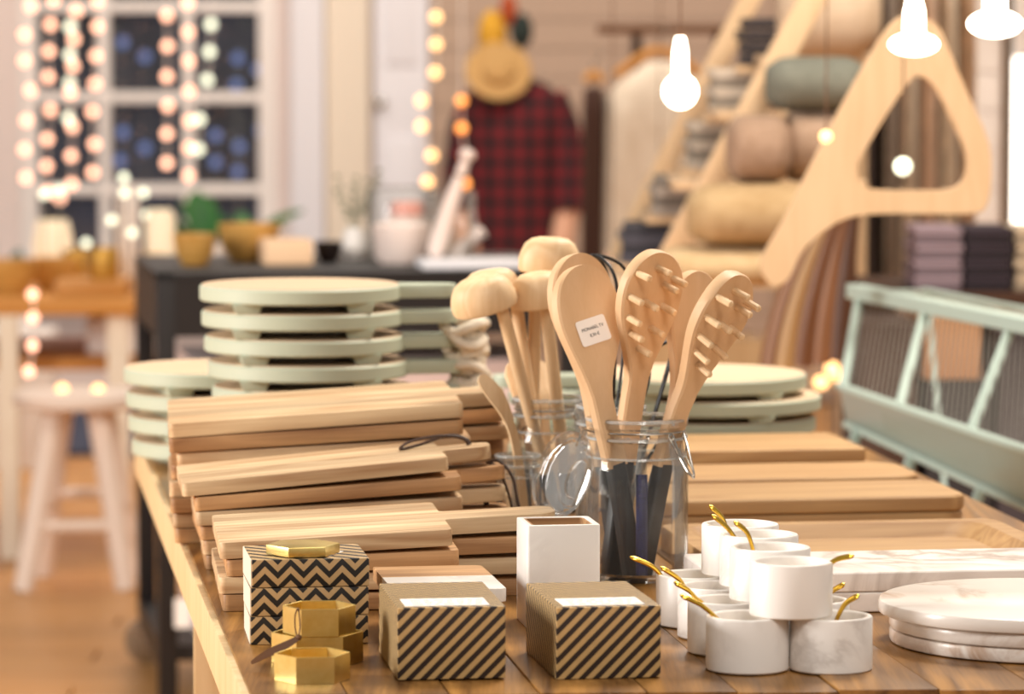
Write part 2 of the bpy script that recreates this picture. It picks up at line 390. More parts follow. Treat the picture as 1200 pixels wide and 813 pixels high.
for i, (px, ya) in enumerate(tall):
    c = atD(px, 400, 4.72); loc = (c.x, 4.72, T + .0292 * i); k = 7 - i
    lab = f'mint green round wooden serving board, {ORD[k]} in the tall green stack'
    if i == 0: o = G1; o.location = loc; o['label'] = lab; o.rotation_euler = (0, 0, R(ya))
    else: o = copy_tree(G1, loc, (0, 0, R(ya)), lab)
    if i in (3, 4, 5, 6): rope_knot(o, .168, i, .035 if i > 3 else .02)
low = [(266, 24), (262, 12), (259, 18), (257, 15)]
for i, (px, ya) in enumerate(low):
    c = atD(px, 400, 4.975); k = 3 - i
    copy_tree(G1, (c.x, 4.975, T + .0292 * i), (0, 0, R(ya)), f'mint green round serving board, {["topmost","second from the top","third from the top","lowest"][k]} in the low stack at the edge', 'round boards in the low green stack')
G2 = green_proto(.137, .018, .0078, .115, 'x', 'round boards behind the paddles')
for i, (px, ya) in enumerate([(822, 200), (826, 190), (832, 170), (815, 186)]):
    c = atD(px, 400, 5.03); k = 3 - i
    lab = f'sage green round board, {["topmost","second from the top","third from the top","lowest"][k]} in the stack behind the paddles'
    loc = (c.x, 5.03, T + .0262 * i)
    if i == 0: G2.location = loc; G2['label'] = lab; G2.rotation_euler = (0, 0, R(ya))
    else: copy_tree(G2, loc, (0, 0, R(ya)), lab)

# ---------------- flat boards and trays on the right ----------------
def slab(name, label, cat, px, D, L, w, t, z0, r, mat, group, bev=.004, yaw=9):
    c = atD(px, 500, D)
    o = thing(name, label, cat, (c.x, D, T + z0), (0, 0, R(yaw)), group)
    MB().prism(rrect(-L, 0, 0, w, r, 6), 0, t).build('board' if mat is not M['slab'] else 'slab', mat, o, bev, 3)
    return o
for i, (px, n) in enumerate(((1014, 'lowest'), (1021, 'middle'), (1016, 'topmost'))):
    slab('wooden_board', f'square cornered oak board, {n} of the three in front of the green stack', 'board', px, 4.68 + .003 * i, .36, .19, .0150, .0153 * i, .006, M['oak'], 'square boards on the right', .002)
for i, (px, n) in enumerate(((1076, 'lower'), (1084, 'upper'))):
    slab('wooden_board', f'thin round cornered oak board, {n} of two behind the thick rounded pair', 'board', px, 4.5, .36, .155, .0172, .0175 * i, .035, M['oak'], 'thin oak boards on the right')
for i, (px, n) in enumerate(((1136, 'lower'), (1138, 'upper'))):
    slab('wooden_board', f'thick oak board with rounded corners, {n} of the pair behind the tray', 'board', px, 4.31, .36, .16, .0172, .0175 * i, .03, M['oak'], 'thick oak boards on the right', .005)
c = atD(1262, 500, 3.905)
tr = thing('serving_tray', 'rectangular oak serving tray with raised rim and rounded recess', 'tray', (c.x, 3.905, T), (0, 0, R(8.5)))
L, w = .352, .30
mb = MB(); out = rrect(-L, 0, 0, w, .02, 6); inn = rrect(-L + .022, .022, -.022, w - .022, .03, 6); bot = rrect(-L + .036, .036, -.036, w - .036, .03, 6)
rings = [[(x, y, 0) for x, y in out], [(x, y, .021) for x, y in out], [(x * .993 - .001, y * .993 + .001, .0235) for x, y in out], [(x, y, .0235) for x, y in inn], [(x, y, .0095) for x, y in bot]]
mb.loft(rings).build('tray_body', M['oak'], tr, 0)
for i, n in enumerate(('lower', 'upper')):
    slab('marble_slab', f'long veined marble slab, {n} of the two behind the round plates', 'marble slab', 1277 - 4 * i, 3.71, .345, .153, .0182, .0185 * i, .008, M['slab'], 'marble slabs on the right', .003, 8)
c = atD(1226, 500, 3.51)
for i, (dx, n) in enumerate(((0, 'lowest'), (-.001, 'middle'), (-.011, 'topmost'))):
    o = thing('marble_plate', f'thick round marble plate, {n} of the three stacked at the front right', 'plate', (c.x + dx, 3.51 - .002 * i, T + .0127 * i), (0, 0, i * 1.3), 'round marble plates')
    r = .1335 - .0005 * i
    MB().lathe([(r - .003, 0), (r - .0008, .001), (r, .003), (r, .0095), (r - .001, .0115), (r - .003, .0124)], 96).build('plate', M['plate'], o)

# ---------------- boxes, brass, pen holder ----------------
def card_box(name, label, px, py, yaw, w, d, h, z, mat, group, lid=True):
    p = at(px, py)
    o = thing(name, label, 'box', (p.x, p.y, z), (0, 0, R(yaw)), group)
    return o
def tiny_text(body, size, par, Mx, mat, name='lettering'):
    cu = bpy.data.curves.new(name, 'FONT'); cu.body = body; cu.size = size; cu.align_x = 'CENTER'; cu.align_y = 'CENTER'; cu.extrude = .00005; cu.resolution_u = 2
    cu.materials.append(mat); o = bpy.data.objects.new(name, cu); COL.objects.link(o); COL.objects.unlink(o); me = bpy.data.meshes.new_from_object(o); bpy.data.objects.remove(o); me.name = name
    return obj(name, me, par, Mx)
for (px, py, yaw, w, lab) in ((466, 797.5, 7.6, .0885, 'kraft box with dark diagonal stripes, left of the two striped boxes'), (652, 797, 9.3, .0865, 'kraft box with dark diagonal stripes, right one before the marble pen holder')):
    o = card_box('striped_gift_box', lab, px, py, yaw, 0, 0, 0, T + .0004, None, 'diagonal striped boxes')
    MB().box((w / 2, .075, .0295), (w, .15, .059)).build('box_body', M['diag'], o, .0012)
    l = MB().box((w * .47, .028, .0593), (w * .78, .042, .0004)).build('paper_label', M['paper'], o); l['label'] = 'white paper label on top'
    rnd = random.Random(px); mb = MB()
    for r_ in range(3):
        x = w * .16
        while x < w * .78:
            q = rnd.uniform(.003, .009); mb.box((x + q / 2, .015 + .011 * r_, .0596), (q, .0022, .0002)); x += q + .003
    mb.build('print', M['greyink'], l)
M['palecard'] = plain('pale_card', 'dccfba', .8)
p = at(294, 756)
for i, (dx, n) in enumerate(((.0, 'lowest'), (.0005, 'middle'), (.0012, 'topmost'))):
    o = thing('chevron_gift_box', f'flat kraft box with black chevrons, {n} of the stacked three', 'box', (p.x + dx, p.y + dx, T + .0246 * i + .0003), (0, 0, R(7.2 + .6 * (i - 1))), 'chevron boxes')
    MB().box((.0505, .05, .012), (.101, .1, .024)).build('box_body', M['zig'], o, .001)
    MB().box((-.0004, .05, .012), (.0008, .0975, .0232)).build('side_panel', M['palecard'], o)['label'] = 'plain pale left side'
    if i == 2: MB().lathe([(.033, .0242), (.033, .0246)], 6, Matrix.Translation((.05, .042, 0)) @ Matrix.Rotation(R(3), 4, 'Z')).build('paper_label', M['paper'], o)
def hexpts(r, a=0): return [(r * cos(R(60 * k) + a), r * sin(R(60 * k) + a)) for k in range(6)]
def hex_cup(name, label, loc, yaw, r, h, group, lid=False):
    o = thing(name, label, 'candle holder' if not lid else 'cover', loc, (0, 0, yaw), group)
    A, B = hexpts(r), hexpts(r - .0016)
    if lid:
        MB().prism(A, 0, h).build('lid', M['brass'], o, .0008)
    else:
        MB().loft([[(x, y, 0) for x, y in A], [(x, y, h) for x, y in A], [(x, y, h) for x, y in B], [(x, y, .0015) for x, y in B]]).build('cup', M['brass'], o, .0003, 1, 20)
    return o
c1 = at(366, 796); hex_cup('hexagonal_brass_cup', 'small hexagonal brass cup standing at the very front of the table', (c1.x, c1.y, T), R(8), .031, .0222, 'hexagonal brass cups')
c2 = at(372, 775); hex_cup('hexagonal_brass_cup', 'wider hexagonal brass cup under another cup, before the chevron boxes', (c2.x, c2.y, T), R(6), .0385, .0255, 'hexagonal brass cups')
c3 = atD(374, 700, c2.y - .008); up = hex_cup('hexagonal_brass_cup', 'hexagonal brass cup on top of another, tied with a leather cord', (c3.x, c2.y - .008, T + .0257), R(4), .0305, .0232, 'hexagonal brass cups')
mb = MB().tube(spline([(-.0185, -.028, .0245), (-.0205, -.0262, .018), (-.0205, -.0266, .008), (-.0185, -.0285, .001), (-.0165, -.0285, .008), (-.017, -.0275, .018), (-.0178, -.027, .0242), (-.018, -.022, .022)], 5), .0006, 6)
mb.ball((-.0178, -.0295, .0005), .0028, 8); mb.build('cord', M['tan_leather'], up)
def ribbon(pts, wd, th, name, mat, par):
    P = spline(pts, 5); n = len(P); rings = []
    for i, q in enumerate(P):
        t = (P[min(i + 1, n - 1)] - P[max(i - 1, 0)]).normalized(); b = t.cross(Vector((0, -1, .4))).normalized(); nn = t.cross(b)
        k = max(.05, sin(pi * min(1, i / (n - 1) * .8 + .12)) ** .8) * wd
        rings.append([q + b * k + nn * th, q - b * k + nn * th, q - b * k - nn * th, q + b * k - nn * th])
    return MB().loft(rings).build(name, mat, par)
ribbon([(-.018, -.0305, .0), (-.03, -.034, -.006), (-.044, -.036, -.012), (-.057, -.036, -.0195)], .0034, .0006, 'leather_tag', M['tan_leather'], up)
cl = at(366, 748); hex_cup('brass_hexagon', 'flat hexagonal brass cover lying on the chevron boxes', (p.x + .043, p.y + .04, T + .0744), R(10), .0322, .0085, None, True)
# pen holder
D = 3.58; q = atD(617.5, 700, D); w = .0655
o = thing('marble_pen_holder', 'square white marble pen holder with wooden lining behind the striped box', 'pen holder', (q.x, D, T), (0, 0, R(8.2)))
h = .0915; t = .0055; sq = lambda a: rrect(a, a, w - a, w - a, .003, 3)
MB().loft([[(x, y, 0) for x, y in sq(0)], [(x, y, h) for x, y in sq(0)], [(x, y, h) for x, y in sq(t)], [(x, y, .01) for x, y in sq(t)]]).build('marble_shell', M['marble'], o, .0012)
MB().loft([[(x, y, .0102) for x, y in sq(t + .0002)], [(x, y, h - .0008) for x, y in sq(t + .0002)], [(x, y, h - .0008) for x, y in sq(t + .002)], [(x, y, .012) for x, y in sq(t + .002)]]).build('wooden_lining', M['board2'], o)
# marble and wood cheese boards behind the left striped box
q = atD(594, 692, 3.49)
for i, n in enumerate(('lowest', 'second from below', 'third from below', 'topmost')):
    d = .016 if i < 3 else 0
    o = thing('cheese_board', f'small wood and marble cheese board, {n} of the pile behind the striped box', 'cheese board', (q.x - d, 3.49 + .2 * d, T + .0122 * i), (0, 0, R(8.5)), 'wood and marble cheese boards')
    x0 = -.098 if i == 3 else -.07
    MB().prism([(x0, .0), (-.004, .0), (0, .004), (0, .0855), (x0, .0855)], 0, .012).build('marble_part', M['marble'], o, .0012)
    MB().prism([(x0, .0857), (0, .0857), (0, .15), (-.005, .155), (x0, .155)], 0, .012).build('wooden_part', M['board2'], o, .0012)

# ---------------- marble pots and gold spoons ----------------
def pot(px, D, z, label, group='white marble pots'):
    c = atD(px, 700, D); r, h, b = .0343, .0448, .0275
    o = thing('marble_pot', label, 'pot', (c.x, D, z), (0, 0, px * .37), group)
    MB().lathe([(r - .0012, 0), (r, .0012), (r, h - .0016), (r - .0007, h - .0004), (r - .002, h), (r - .004, h), (r - .005, h - .001), (r - .0055, h - .004), (r - .006, .012), (.02, .008)], 64).build('pot', M['marble'], o)
    return o, c
POTS = {}
rowD = [3.356, 3.450, 3.538, 3.612]; names = ['front', 'second', 'third', 'back']
for j, (D, xa, xb) in enumerate(zip(rowD, (876, 853, 840, 814), (974, 948, 930, 908))):
    pot(xa, D, T, f'low white marble pot on the table, {names[j]} pot of the left row'); pot(xb, D, T, f'low white marble pot on the table, {names[j]} pot of the right row')
for j, (D, x) in enumerate(zip(rowD, (927, 902, 889, 867))):
    pot(x, D, T + .0451, f'white marble pot in the upper layer, {["front one with grey spot", "second from the front", "third from the front", "rearmost one"][j]}')
def spoon(px_pts, D, zbase, label):
    pts = [atD(x, y, D - .004 * i) for i, (x, y) in enumerate(px_pts)]     # from rim to tip
    a = pts[0]; t = (pts[0] - pts[1]).normalized()
    low = Vector((a.x + t.x * .02, a.y + .004, zbase + .014)); mid = a + t * .012
    P = spline([low, mid] + pts, 6); n = len(P); rs = []
    for i in range(n):
        k = i / (n - 1); rs.append(.0024 + .0014 * max(0, (k - .45) / .55) ** .8 if i < n - 1 else .0012)
    for i in range(n - 1, n - 3, -1): rs[i] *= .8
    o = thing('gold_spoon', label, 'spoon', low, (0, 0, 0), 'gold spoons in the marble pots')
    MB().tube([q - low for q in P], rs, 10, .62, up=(1, 0, 0)).build('handle', M['gold'], o)
    MB().ball((0, .0, 0), .0075, 14, (1, .85, .5)).build('bowl', M['gold'], o)
z1 = T + .0451
for pts, D, z, lab in (
    ([(845, 729), (822, 709), (797, 697)], 3.352, T, 'gold spoon leaning out of the front pot of the left row'),
    ([(815, 700), (806, 691), (790, 682)], 3.447, T, 'gold spoon in the second low pot of the left row'),
    ([(805, 693), (795, 678), (774, 664)], 3.535, T, 'gold spoon in the third low pot of the left row'),
    ([(782, 684), (765, 664), (738, 652)], 3.610, T, 'leftmost gold spoon, in the back pot of the left row'),
    ([(885, 654), (876, 625), (860, 611)], 3.450, z1, 'gold spoon in the second upper pot'),
    ([(868, 640), (852, 618), (834, 603)], 3.538, z1, 'gold spoon in the third upper pot'),
    ([(856, 632), (846, 606), (831, 592)], 3.612, z1, 'gold spoon in the rearmost upper pot'),
    ([(962, 671), (979, 656), (1001, 651)], 3.356, z1, 'gold spoon in the front upper pot with grey spot'),
    ([(968, 703), (976, 692), (990, 684)], 3.450, T, 'gold spoon half hidden behind the front upper pot'),
    ([(978, 731), (990, 708), (1007, 697)], 3.358, T, 'gold spoon leaning right in the front pot of the right row')):
    spoon(pts, D, z, lab)

# ---------------- glass jars ----------------
def jar(label, px, D, rb, h, rn, clasp=True, lid=None, group='glass clip jars'):
    c = atD(px, 600, D); o = thing('glass_jar', label, 'jar', (c.x, D, T), (0, 0, 0), group)
    t = .0028; s = h / .157
    outp = [(rb * .8, 0), (rb * .93, .0015), (rb, .009), (rb, .100 * s), (rb * .985, .112 * s), (rb * .93, .121 * s), (rn, .127 * s), (rn, .134 * s), (rn + .003, .1355 * s), (rn + .003, .1385 * s), (rn, .140 * s), (rn, .146 * s), (rn + .0035, .148 * s), (rn + .004, .152 * s), (rn + .003, .156 * s), (rn, .157 * s)]
    inp = [(max(.001, r - t), max(.006, z)) for r, z in reversed(outp)]
    inp[0] = (rn - t, .1565 * s); inp[-1] = (.002, .006)
    MB().lathe(outp + inp, 64).build('jar_body', M['glass'], o)
    mb = MB()
    for rr, zz, q in ((rn + .0028, .1545 * s, .0016), (rn + .0024, .137 * s, .0014), (rb * .955, .119 * s, .0012)):
        mb.tube([(rr * cos(R(a)), rr * sin(R(a)), zz) for a in range(0, 360, 8)], q, 8, closed=True)
    mb.build('rim_highlight_rings', M['rimhighlight'], o)
    if clasp:
        zz = .1435 * s; mb = MB(); rr = rn + .0012
        mb.tube([(rr * cos(R(a)), rr * sin(R(a)), zz) for a in range(0, 360, 10)], .0011, 7, closed=True); mb.build('neck_wire', M['wire'], o)
        a0 = R(-38); ex, ey = cos(a0), sin(a0); tx, ty = -sin(a0), cos(a0)
        def pp(rad, tan, z): return (rad * ex + tan * tx, rad * ey + tan * ty, z)
        mb = MB()
        mb.tube(spline([pp(rn + .002, -.012, zz - .004), pp(rn + .006, -.010, zz - .012), pp(rn + .009, -.006, zz - .022), pp(rn + .018, -.005, zz - .036), pp(rn + .021, 0, zz - .040), pp(rn + .018, .005, zz - .036), pp(rn + .009, .006, zz - .022), pp(rn + .006, .010, zz - .012), pp(rn + .002, .012, zz - .004)], 5), .0011, 7)
        mb.tube(spline([pp(rn + .004, -.009, zz - .001), pp(rn + .010, -.008, zz - .016), pp(rn + .022, 0, zz - .042), pp(rn + .010, .008, zz - .016), pp(rn + .004, .009, zz - .001)], 5), .001, 7)
        for sg in (-1, 1):
            mb.tube([pp(rn + .003, sg * .011 + .003 * cos(q * .7), zz - .003 + .003 * sin(q * .7)) for q in range(16)], .0009, 6)
        mb.build('wire_clasp', M['wire'], o)
    if lid:
        lp, n, upv, R_ = lid; Mx = frame(n, upv, Vector(lp) - Vector((c.x, D, T)))
        MB().lathe([(.002, -.003), (R_ * .55, -.003), (R_ * .8, -.005), (R_ * .84, -.003), (R_ * .95, -.002), (R_, 0), (R_, .004), (R_ * .9, .0075), (R_ * .86, .0065), (R_ * .72, .010), (R_ * .68, .0092), (R_ * .5, .0125), (R_ * .45, .0118), (R_ * .28, .0135), (.002, .014)], 56, Mx).build('lid', M['glass'], o)
        e = Mx @ Vector((0, R_ * .95, .002)); hz = Vector((-rn - .002, -.004, .1435 * s))
        MB().tube(spline([hz, (hz + e) / 2 + Vector((-.004, -.003, .006)), e, e + (Vector(Mx.translation) - e) * .25], 5), .0011, 7).build('hinge_wire', M['wire'], o)
    return c
JD = 3.91
lidc = atD(661, 557, 3.855)
jar('large clear clip jar with open lid, holding the paddle brushes', 746, JD, .0495, .157, .0452, True, (lidc, (-.77, -.55, .32), (.4, -.05, .9), .043))
jar('clear clip jar holding wooden mushroom massagers, behind the front jar', 645, 4.24, .0405, .146, .036, True)
jar('clear glass jar with black whisks, partly hidden behind the front jar', 716, 4.09, .036, .152, .0315, False, None)
jar('small narrow clear jar holding bamboo spoons, leftmost of the jars', 607, 4.163, .0225, .094, .0195, False, None)
def clean(P): return [Vector(p) for p in P]
# ---------------- paddles ----------------
PEGS = [(1.65, -1.9), (1.6, .73), (3.8, -2.7), (4.7, -.6), (3.45, 1.8), (6.0, -2.6), (5.6, 1.8), (7.9, -1.9), (7.7, .7), (9.6, -.5), (3.0, 2.9)]
def paddle(label, px_pts, psi, hw, pegs=1, sticker=False, group='wooden massage paddles'):
    raw = [atD(x, y, d) for x, y, d in px_pts]; base = raw[0].copy()
    P = spline([q - base for q in raw], 8); n = len(P); acc = [0]
    for i in range(1, n): acc.append(acc[-1] + (P[i] - P[i - 1]).length)
    Lt = acc[-1]
    o = thing('massage_paddle', label, 'paddle brush', base, (0, 0, 0), group)
    nrm = Vector((sin(psi), -cos(psi), 0))
    def half(d):                                    # d = distance from the top
        a = .043 * hw / .037
        if d < a: return hw * sqrt(max(0, 1 - ((a - d) / a) ** 2.1))
        k = min(1, (d - a) / .092); k = k * k * (3 - 2 * k); return hw + (.0118 - hw) * k
    def fr(i):
        t = (P[min(i + 1, n - 1)] - P[max(i - 1, 0)]).normalized(); m = (nrm - t * nrm.dot(t)).normalized(); return t, m, m.cross(t) * -1
    def ring(pos, m, w, hwid, th):
        h = th / 2; e = min(.002, hwid * .5)
        return [pos + w * x + m * y for x, y in ((-hwid, -h + e), (-hwid + e, -h), (hwid - e, -h), (hwid, -h + e), (hwid, h - e), (hwid - e, h), (-hwid + e, h), (-hwid, h - e))]
    def sample(d):                                  # frame at distance d from the top
        s = max(0, min(Lt, Lt - d)); i = 0
        while i < n - 2 and acc[i + 1] < s: i += 1
        k = (s - acc[i]) / max(1e-9, acc[i + 1] - acc[i]); t, m, w = fr(i); t2, m2, w2 = fr(i + 1)
        return P[i].lerp(P[i + 1], k), m.lerp(m2, k), w.lerp(w2, k)
    gl = Lt - .118
    ds = [gl * k / 14 for k in range(0)]
    ds = [.0002, .001, .0025, .005, .008, .012, .017, .023, .03, .038, .046, .055, .064, .074, .084, .094, .104, .116, .13, .15, .17, Lt - .11]
    rings = []
    for d in ds:
        q, m, w = sample(d); rings.append(ring(q, m, w, max(.0015, half(d)), .0125))
    MB().loft(rings).build('paddle', M['tool'], o, 0, smooth=40)
    rings = []
    for d in [Lt - .113, Lt - .08, Lt - .04, Lt - .001]:
        q, m, w = sample(d); rings.append(ring(q, m, w, .0095, .013))
    MB().loft(rings).build('grip', M['black'], o, .001)['label'] = 'black dipped handle end'
    if pegs:
        for d, uu in PEGS:
            d *= .01; uu *= .01
            uu -= .005; q, m, w = sample(d); m = m * pegs
            a = q + w * uu * .95 + m * .005; Mx = frame(m, w, a)
            MB().lathe([(.0034, 0), (.0034, .019), (.0024, .0203)], 10, Mx).build('peg', M['tool_pale'], o)
    if sticker:
        q, m, w = sample(.0775 - .012); t = w.cross(m)
        t = Vector((0, 0, 1)) - m * m.z; t.normalize(); w = t.cross(m) * -1
        w = m.cross(t) * -1
        a = R(12); xx = (w * cos(a) + t * sin(a)); 
        if xx.x < 0: xx = -xx
        yy = m.cross(xx) if m.cross(xx).z > 0 else xx.cross(m)
        Mx = Matrix((xx, yy, m)).transposed().to_4x4(); Mx.translation = q + m * .0065 + w * .0 
        st = MB().prism(rrect(-.0185, -.0125, .0185, .0125, .003, 4), 0, .0003).build('price_sticker', M['paper'], o, M=Mx)
        st['label'] = 'white price sticker'
        tiny_text('MONABEL TV', .0046, st, Matrix.Translation((0, .0028, .0004)), M['ink'])
        tiny_text('8,90 €', .0046, st, Matrix.Translation((0, -.0040, .0004)), M['ink'])
    return o
paddle('back of a wooden paddle with white price sticker, leftmost in the front jar', [(742, 676, 3.895), (724, 560, 3.885), (710, 497, 3.88), (700, 450, 3.883), (690, 385, 3.896), (686, 345, 3.906), (684, 311, 3.914)], R(36), .0385, 0, True)
paddle('wooden paddle half hidden behind the one with the price sticker', [(728, 676, 3.925), (702, 497, 3.925), (690, 430, 3.93), (682, 370, 3.942), (680, 330, 3.95), (679, 297, 3.956)], R(36), .0375, 0)
paddle('wooden pegged paddle standing upright in the middle of the jar', [(714, 676, 3.915), (737, 497, 3.92), (746, 440, 3.917), (757, 375, 3.902), (762, 335, 3.89), (765, 294, 3.88)], R(38), .0385, 1)
paddle('wooden paddle in shade between the two pegged ones', [(742, 676, 3.945), (790, 497, 3.948), (804, 430, 3.95), (811, 370, 3.95), (814, 317, 3.95)], R(38), .031, 0)
paddle('rightmost wooden pegged paddle, leaning to the right', [(752, 676, 3.90), (772, 570, 3.895), (789, 497, 3.89), (812, 440, 3.88), (838, 385, 3.86), (850, 350, 3.848), (856, 320, 3.838)], R(46), .0385, 1)
b0 = atD(752, 674, 3.875); tp = atD(752, 556, 3.885)
o = thing('glitter_stick', 'dark blue glittering stick inside the front jar', 'stick', b0)
MB().tube([Vector((0, 0, 0)), (tp - b0) * .5, tp - b0], .0058, 10).build('stick', M['navy'], o)
# ---------------- mushroom massagers ----------------
def mushroom(label, hx, hy, sx, sy, D, bx, by, Db, r, ht, tilt=None, squash=.8):
    hd = atD(hx, hy, D); st = atD(bx, by, Db); stem_top = atD(sx, sy, D)
    ax = (stem_top - st).normalized() if tilt is None else Vector(tilt).normalized()
    o = thing('mushroom_massager', label, 'massager', st, (0, 0, 0), 'wooden mushroom massagers')
    MB().tube(spline([Vector((0, 0, 0)), (stem_top - st) * .35, (stem_top - st) * .7, stem_top - st, stem_top - st + ax * .012], 4), [.0068] * 14 + [.0075, .008, .009][:3], 12).build('stem', M['tool_pale'], o)
    MB().tube([(stem_top - st) * .0, (stem_top - st) * .2], .0078, 12).build('grip', M['black'], o)['label'] = 'black dipped stem end'
    Mx = frame(ax, (0, 1, 0), hd - st)
    MB().lathe([(.001, -ht * .38), (r * .86, -ht * .40), (r * .96, -ht * .36), (r, -ht * .26), (r * .995, 0), (r * .93, ht * .2), (r * .8, ht * .42), (r * .6, ht * .55), (r * .35, ht * .6), (.001, ht * .61)], 40, Mx, 1, squash).build('head', M['tool_pale'], o)
mushroom('wooden mushroom massager leaning furthest left in the back jar', 566, 348, 589, 364, 4.19, 652, 600, 4.235, .0345, .036)
mushroom('wooden mushroom massager behind the leftmost one', 577, 342, 606, 362, 4.255, 640, 600, 4.25, .032, .04)
mushroom('short wooden mushroom massager beside the paddle with the sticker', 632, 343, 640, 364, 4.21, 668, 600, 4.24, .0305, .036)
mushroom('tallest wooden mushroom massager in the back jar', 644, 303, 628, 320, 4.265, 622, 600, 4.26, .0325, .038, (.03, 0, 1))
# ---------------- bamboo spoons ----------------
def flat_spoon(label, px_pts, D0, D1, w, name='bamboo_spoon'):
    m = len(px_pts); raw = [atD(x, y, D0 + (D1 - D0) * i / (m - 1)) for i, (x, y) in enumerate(px_pts)]; base = raw[0].copy()
    P = spline([q - base for q in raw], 6); n = len(P)
    o = thing(name, label, 'spoon', base, (0, 0, 0), 'bamboo spoons'); rings = []
    for i, q in enumerate(P):
        k = i / (n - 1); t = (P[min(i + 1, n - 1)] - P[max(i - 1, 0)]).normalized(); b = t.cross(Vector((.5, -1, 0))).normalized(); nn = t.cross(b)
        hw = .0045 + (w - .0045) * max(0, min(1, (k - .45) / .3)); 
        if k > .8: hw *= sqrt(max(.01, 1 - ((k - .8) / .2) ** 2))
        rings.append([q + b * hw + nn * .0018, q - b * hw + nn * .0018, q - b * hw - nn * .0018, q + b * hw - nn * .0018])
    MB().loft(rings).build('spoon', M['tool_pale'], o, smooth=50)
flat_spoon('bamboo spoon leaning left out of the small jar', [(616, 612), (606, 530), (596, 492), (582, 465), (562, 440)], 4.165, 4.165, .0085)
flat_spoon('round headed bamboo spoon at the left rim of the back jar', [(630, 590), (620, 520), (610, 470), (607, 445), (607, 425)], 4.25, 4.3, .015)
flat_spoon('round headed bamboo spoon behind the massager stems', [(640, 590), (640, 520), (637, 470), (634, 445), (632, 423)], 4.24, 4.3, .015)
# ---------------- whisks ----------------
def whisk(label, hx, hy, tx, ty, D, wid, a0):
    b = atD(hx, hy, D); t = atD(tx, ty, D + .01); ax = (t - b); L = ax.length; Mx = frame(ax, (0, 1, 0))
    o = thing('wire_whisk', label, 'whisk', b, (0, 0, 0), 'black wire whisks')
    MB().tube([Mx @ Vector((0, 0, .0)), Mx @ Vector((0, 0, L * .30))], .0055, 10).build('handle', M['black'], o)
    for k in range(3):
        a = a0 + k * pi / 3; c, s = cos(a), sin(a)
        prof = [(.004, .28), (.006, .42), (.018, .6), (.8 * wid, .78), (wid, .88), (.75 * wid, .96), (0, 1.0)]
        pts = [(r * c, r * s, z * L) for r, z in prof] + [(-r * c, -r * s, z * L) for r, z in reversed(prof[:-1])]
        MB().tube([Mx @ q for q in spline(pts, 5)], .0017, 6).build('wire', M['blackwire'], o)
whisk('black wire whisk whose loops rise behind the sticker paddle', 728, 640, 694, 299, 4.085, .036, .1)
whisk('black wire whisk leaning right behind the middle paddle', 722, 640, 792, 400, 4.095, .022, .5)
# ---------------- room shell ----------------
M['floor'] = wood('floor_plank_wood', 'd9a05f', 'b97c3e', 0, .35, var=.18, ring=6, bump=.05)
M['wall'] = plain('pinkish_white_wall_paint', 'e6d6cf', .8)
M['siding'] = plain('beige_pink_siding_paint', 'b59c88', .75)
M['cream'] = plain('cream_trim_paint', 'e9dcc9', .7)
M['coolwhite'] = plain('cool_white_paint', 'e8e6ea', .6)
fl = struct(MB().box((0, 5, -.05), (16, 22, .06)).build('floor', M['floor']))
y = 5.0; k = 0
while y < 13.8:
    a = -3.2 + (k % 3) * .35
    for xx in (a, a + 2.1, a + 4.2):
        MB().box((xx + .6, y + .08, -.0115), (2.095, .157, .023)).build('plank', M['floor'], fl, .002, 1)
    y += .16; k += 1
WD = 14.0
def wx(px): return (px - CX) / F * WD
def wz(py): return atD(600, py, WD).z
X0, X1, Z0, Z1 = wx(34), wx(314), wz(326), wz(-310)
wb = thing('wall_back', None, None, (0, 0, 0)); struct(wb)
def wbox(xa, xb, za, zb, name='panel', mat='wall', y=WD, d=.2):
    return MB().box(((xa + xb) / 2, y + d / 2, (za + zb) / 2), (xb - xa, d, zb - za)).build(name, M[mat], wb)
wbox(-5, X0, 0, 3.6); wbox(X1, wx(505), 0, 3.6); wbox(X0, X1, 0, Z0); wbox(X0, X1, Z1, 3.6); wbox(wx(505), 4.2, 0, 3.6, mat='siding')
z = .2
while z < 2.6:
    wbox(wx(505), wx(905), z + .002, z + .098, 'plank', 'siding', WD - .018, .02); z += .1
struct(MB().box((wx(362), WD - .05, 1.8), (.115, .1, 3.6)).build('trim_1', M['coolwhite'], None, .01))
struct(MB().box((wx(408), WD - .03, 1.8), (.15, .06, 3.6)).build('trim_2', M['cream'], None, .01))
dr = struct(thing('door_1', None, None)); xa, xb = wx(440), wx(502)
MB().box(((xa + xb) / 2, WD - .03, 1.1), (xb - xa, .05, 2.2)).build('door_leaf', M['coolwhite'], dr, .004)
for zz in (.55, 1.5): MB().box(((xa + xb) / 2, WD - .06, zz), ((xb - xa) * .6, .012, .7)).build('door_panel', M['coolwhite'], dr, .004)
MB().ball((xa + .02, WD - .08, 1.02), .02).build('door_knob', M['wire'], dr)
wn = struct(thing('window_1', None, None))
mu = .036
for px in (34, 123, 221, 314):
    MB().box((wx(px), WD + .03, (Z0 + Z1) / 2), (mu if px in (123, 221) else .06, .08, Z1 - Z0)).build('mullion', M['white'], wn, .004)
for py in (326, 222, 114, 8, -96, -202, -310):
    MB().box(((X0 + X1) / 2, WD + .03, wz(py)), (X1 - X0, .07, mu)).build('glazing_bar', M['white'], wn, .004)
for a, b in ((34, 123), (123, 221), (221, 314)):
    for c_, d_ in ((326, 222), (222, 114), (114, 8), (8, -96), (-96, -202), (-202, -310)):
        MB().box(((wx(a) + wx(b)) / 2, WD + .05, (wz(c_) + wz(d_)) / 2), (wx(b) - wx(a) - .03, .004, wz(d_) - wz(c_) - .03)).build('pane', M['pane'], wn)
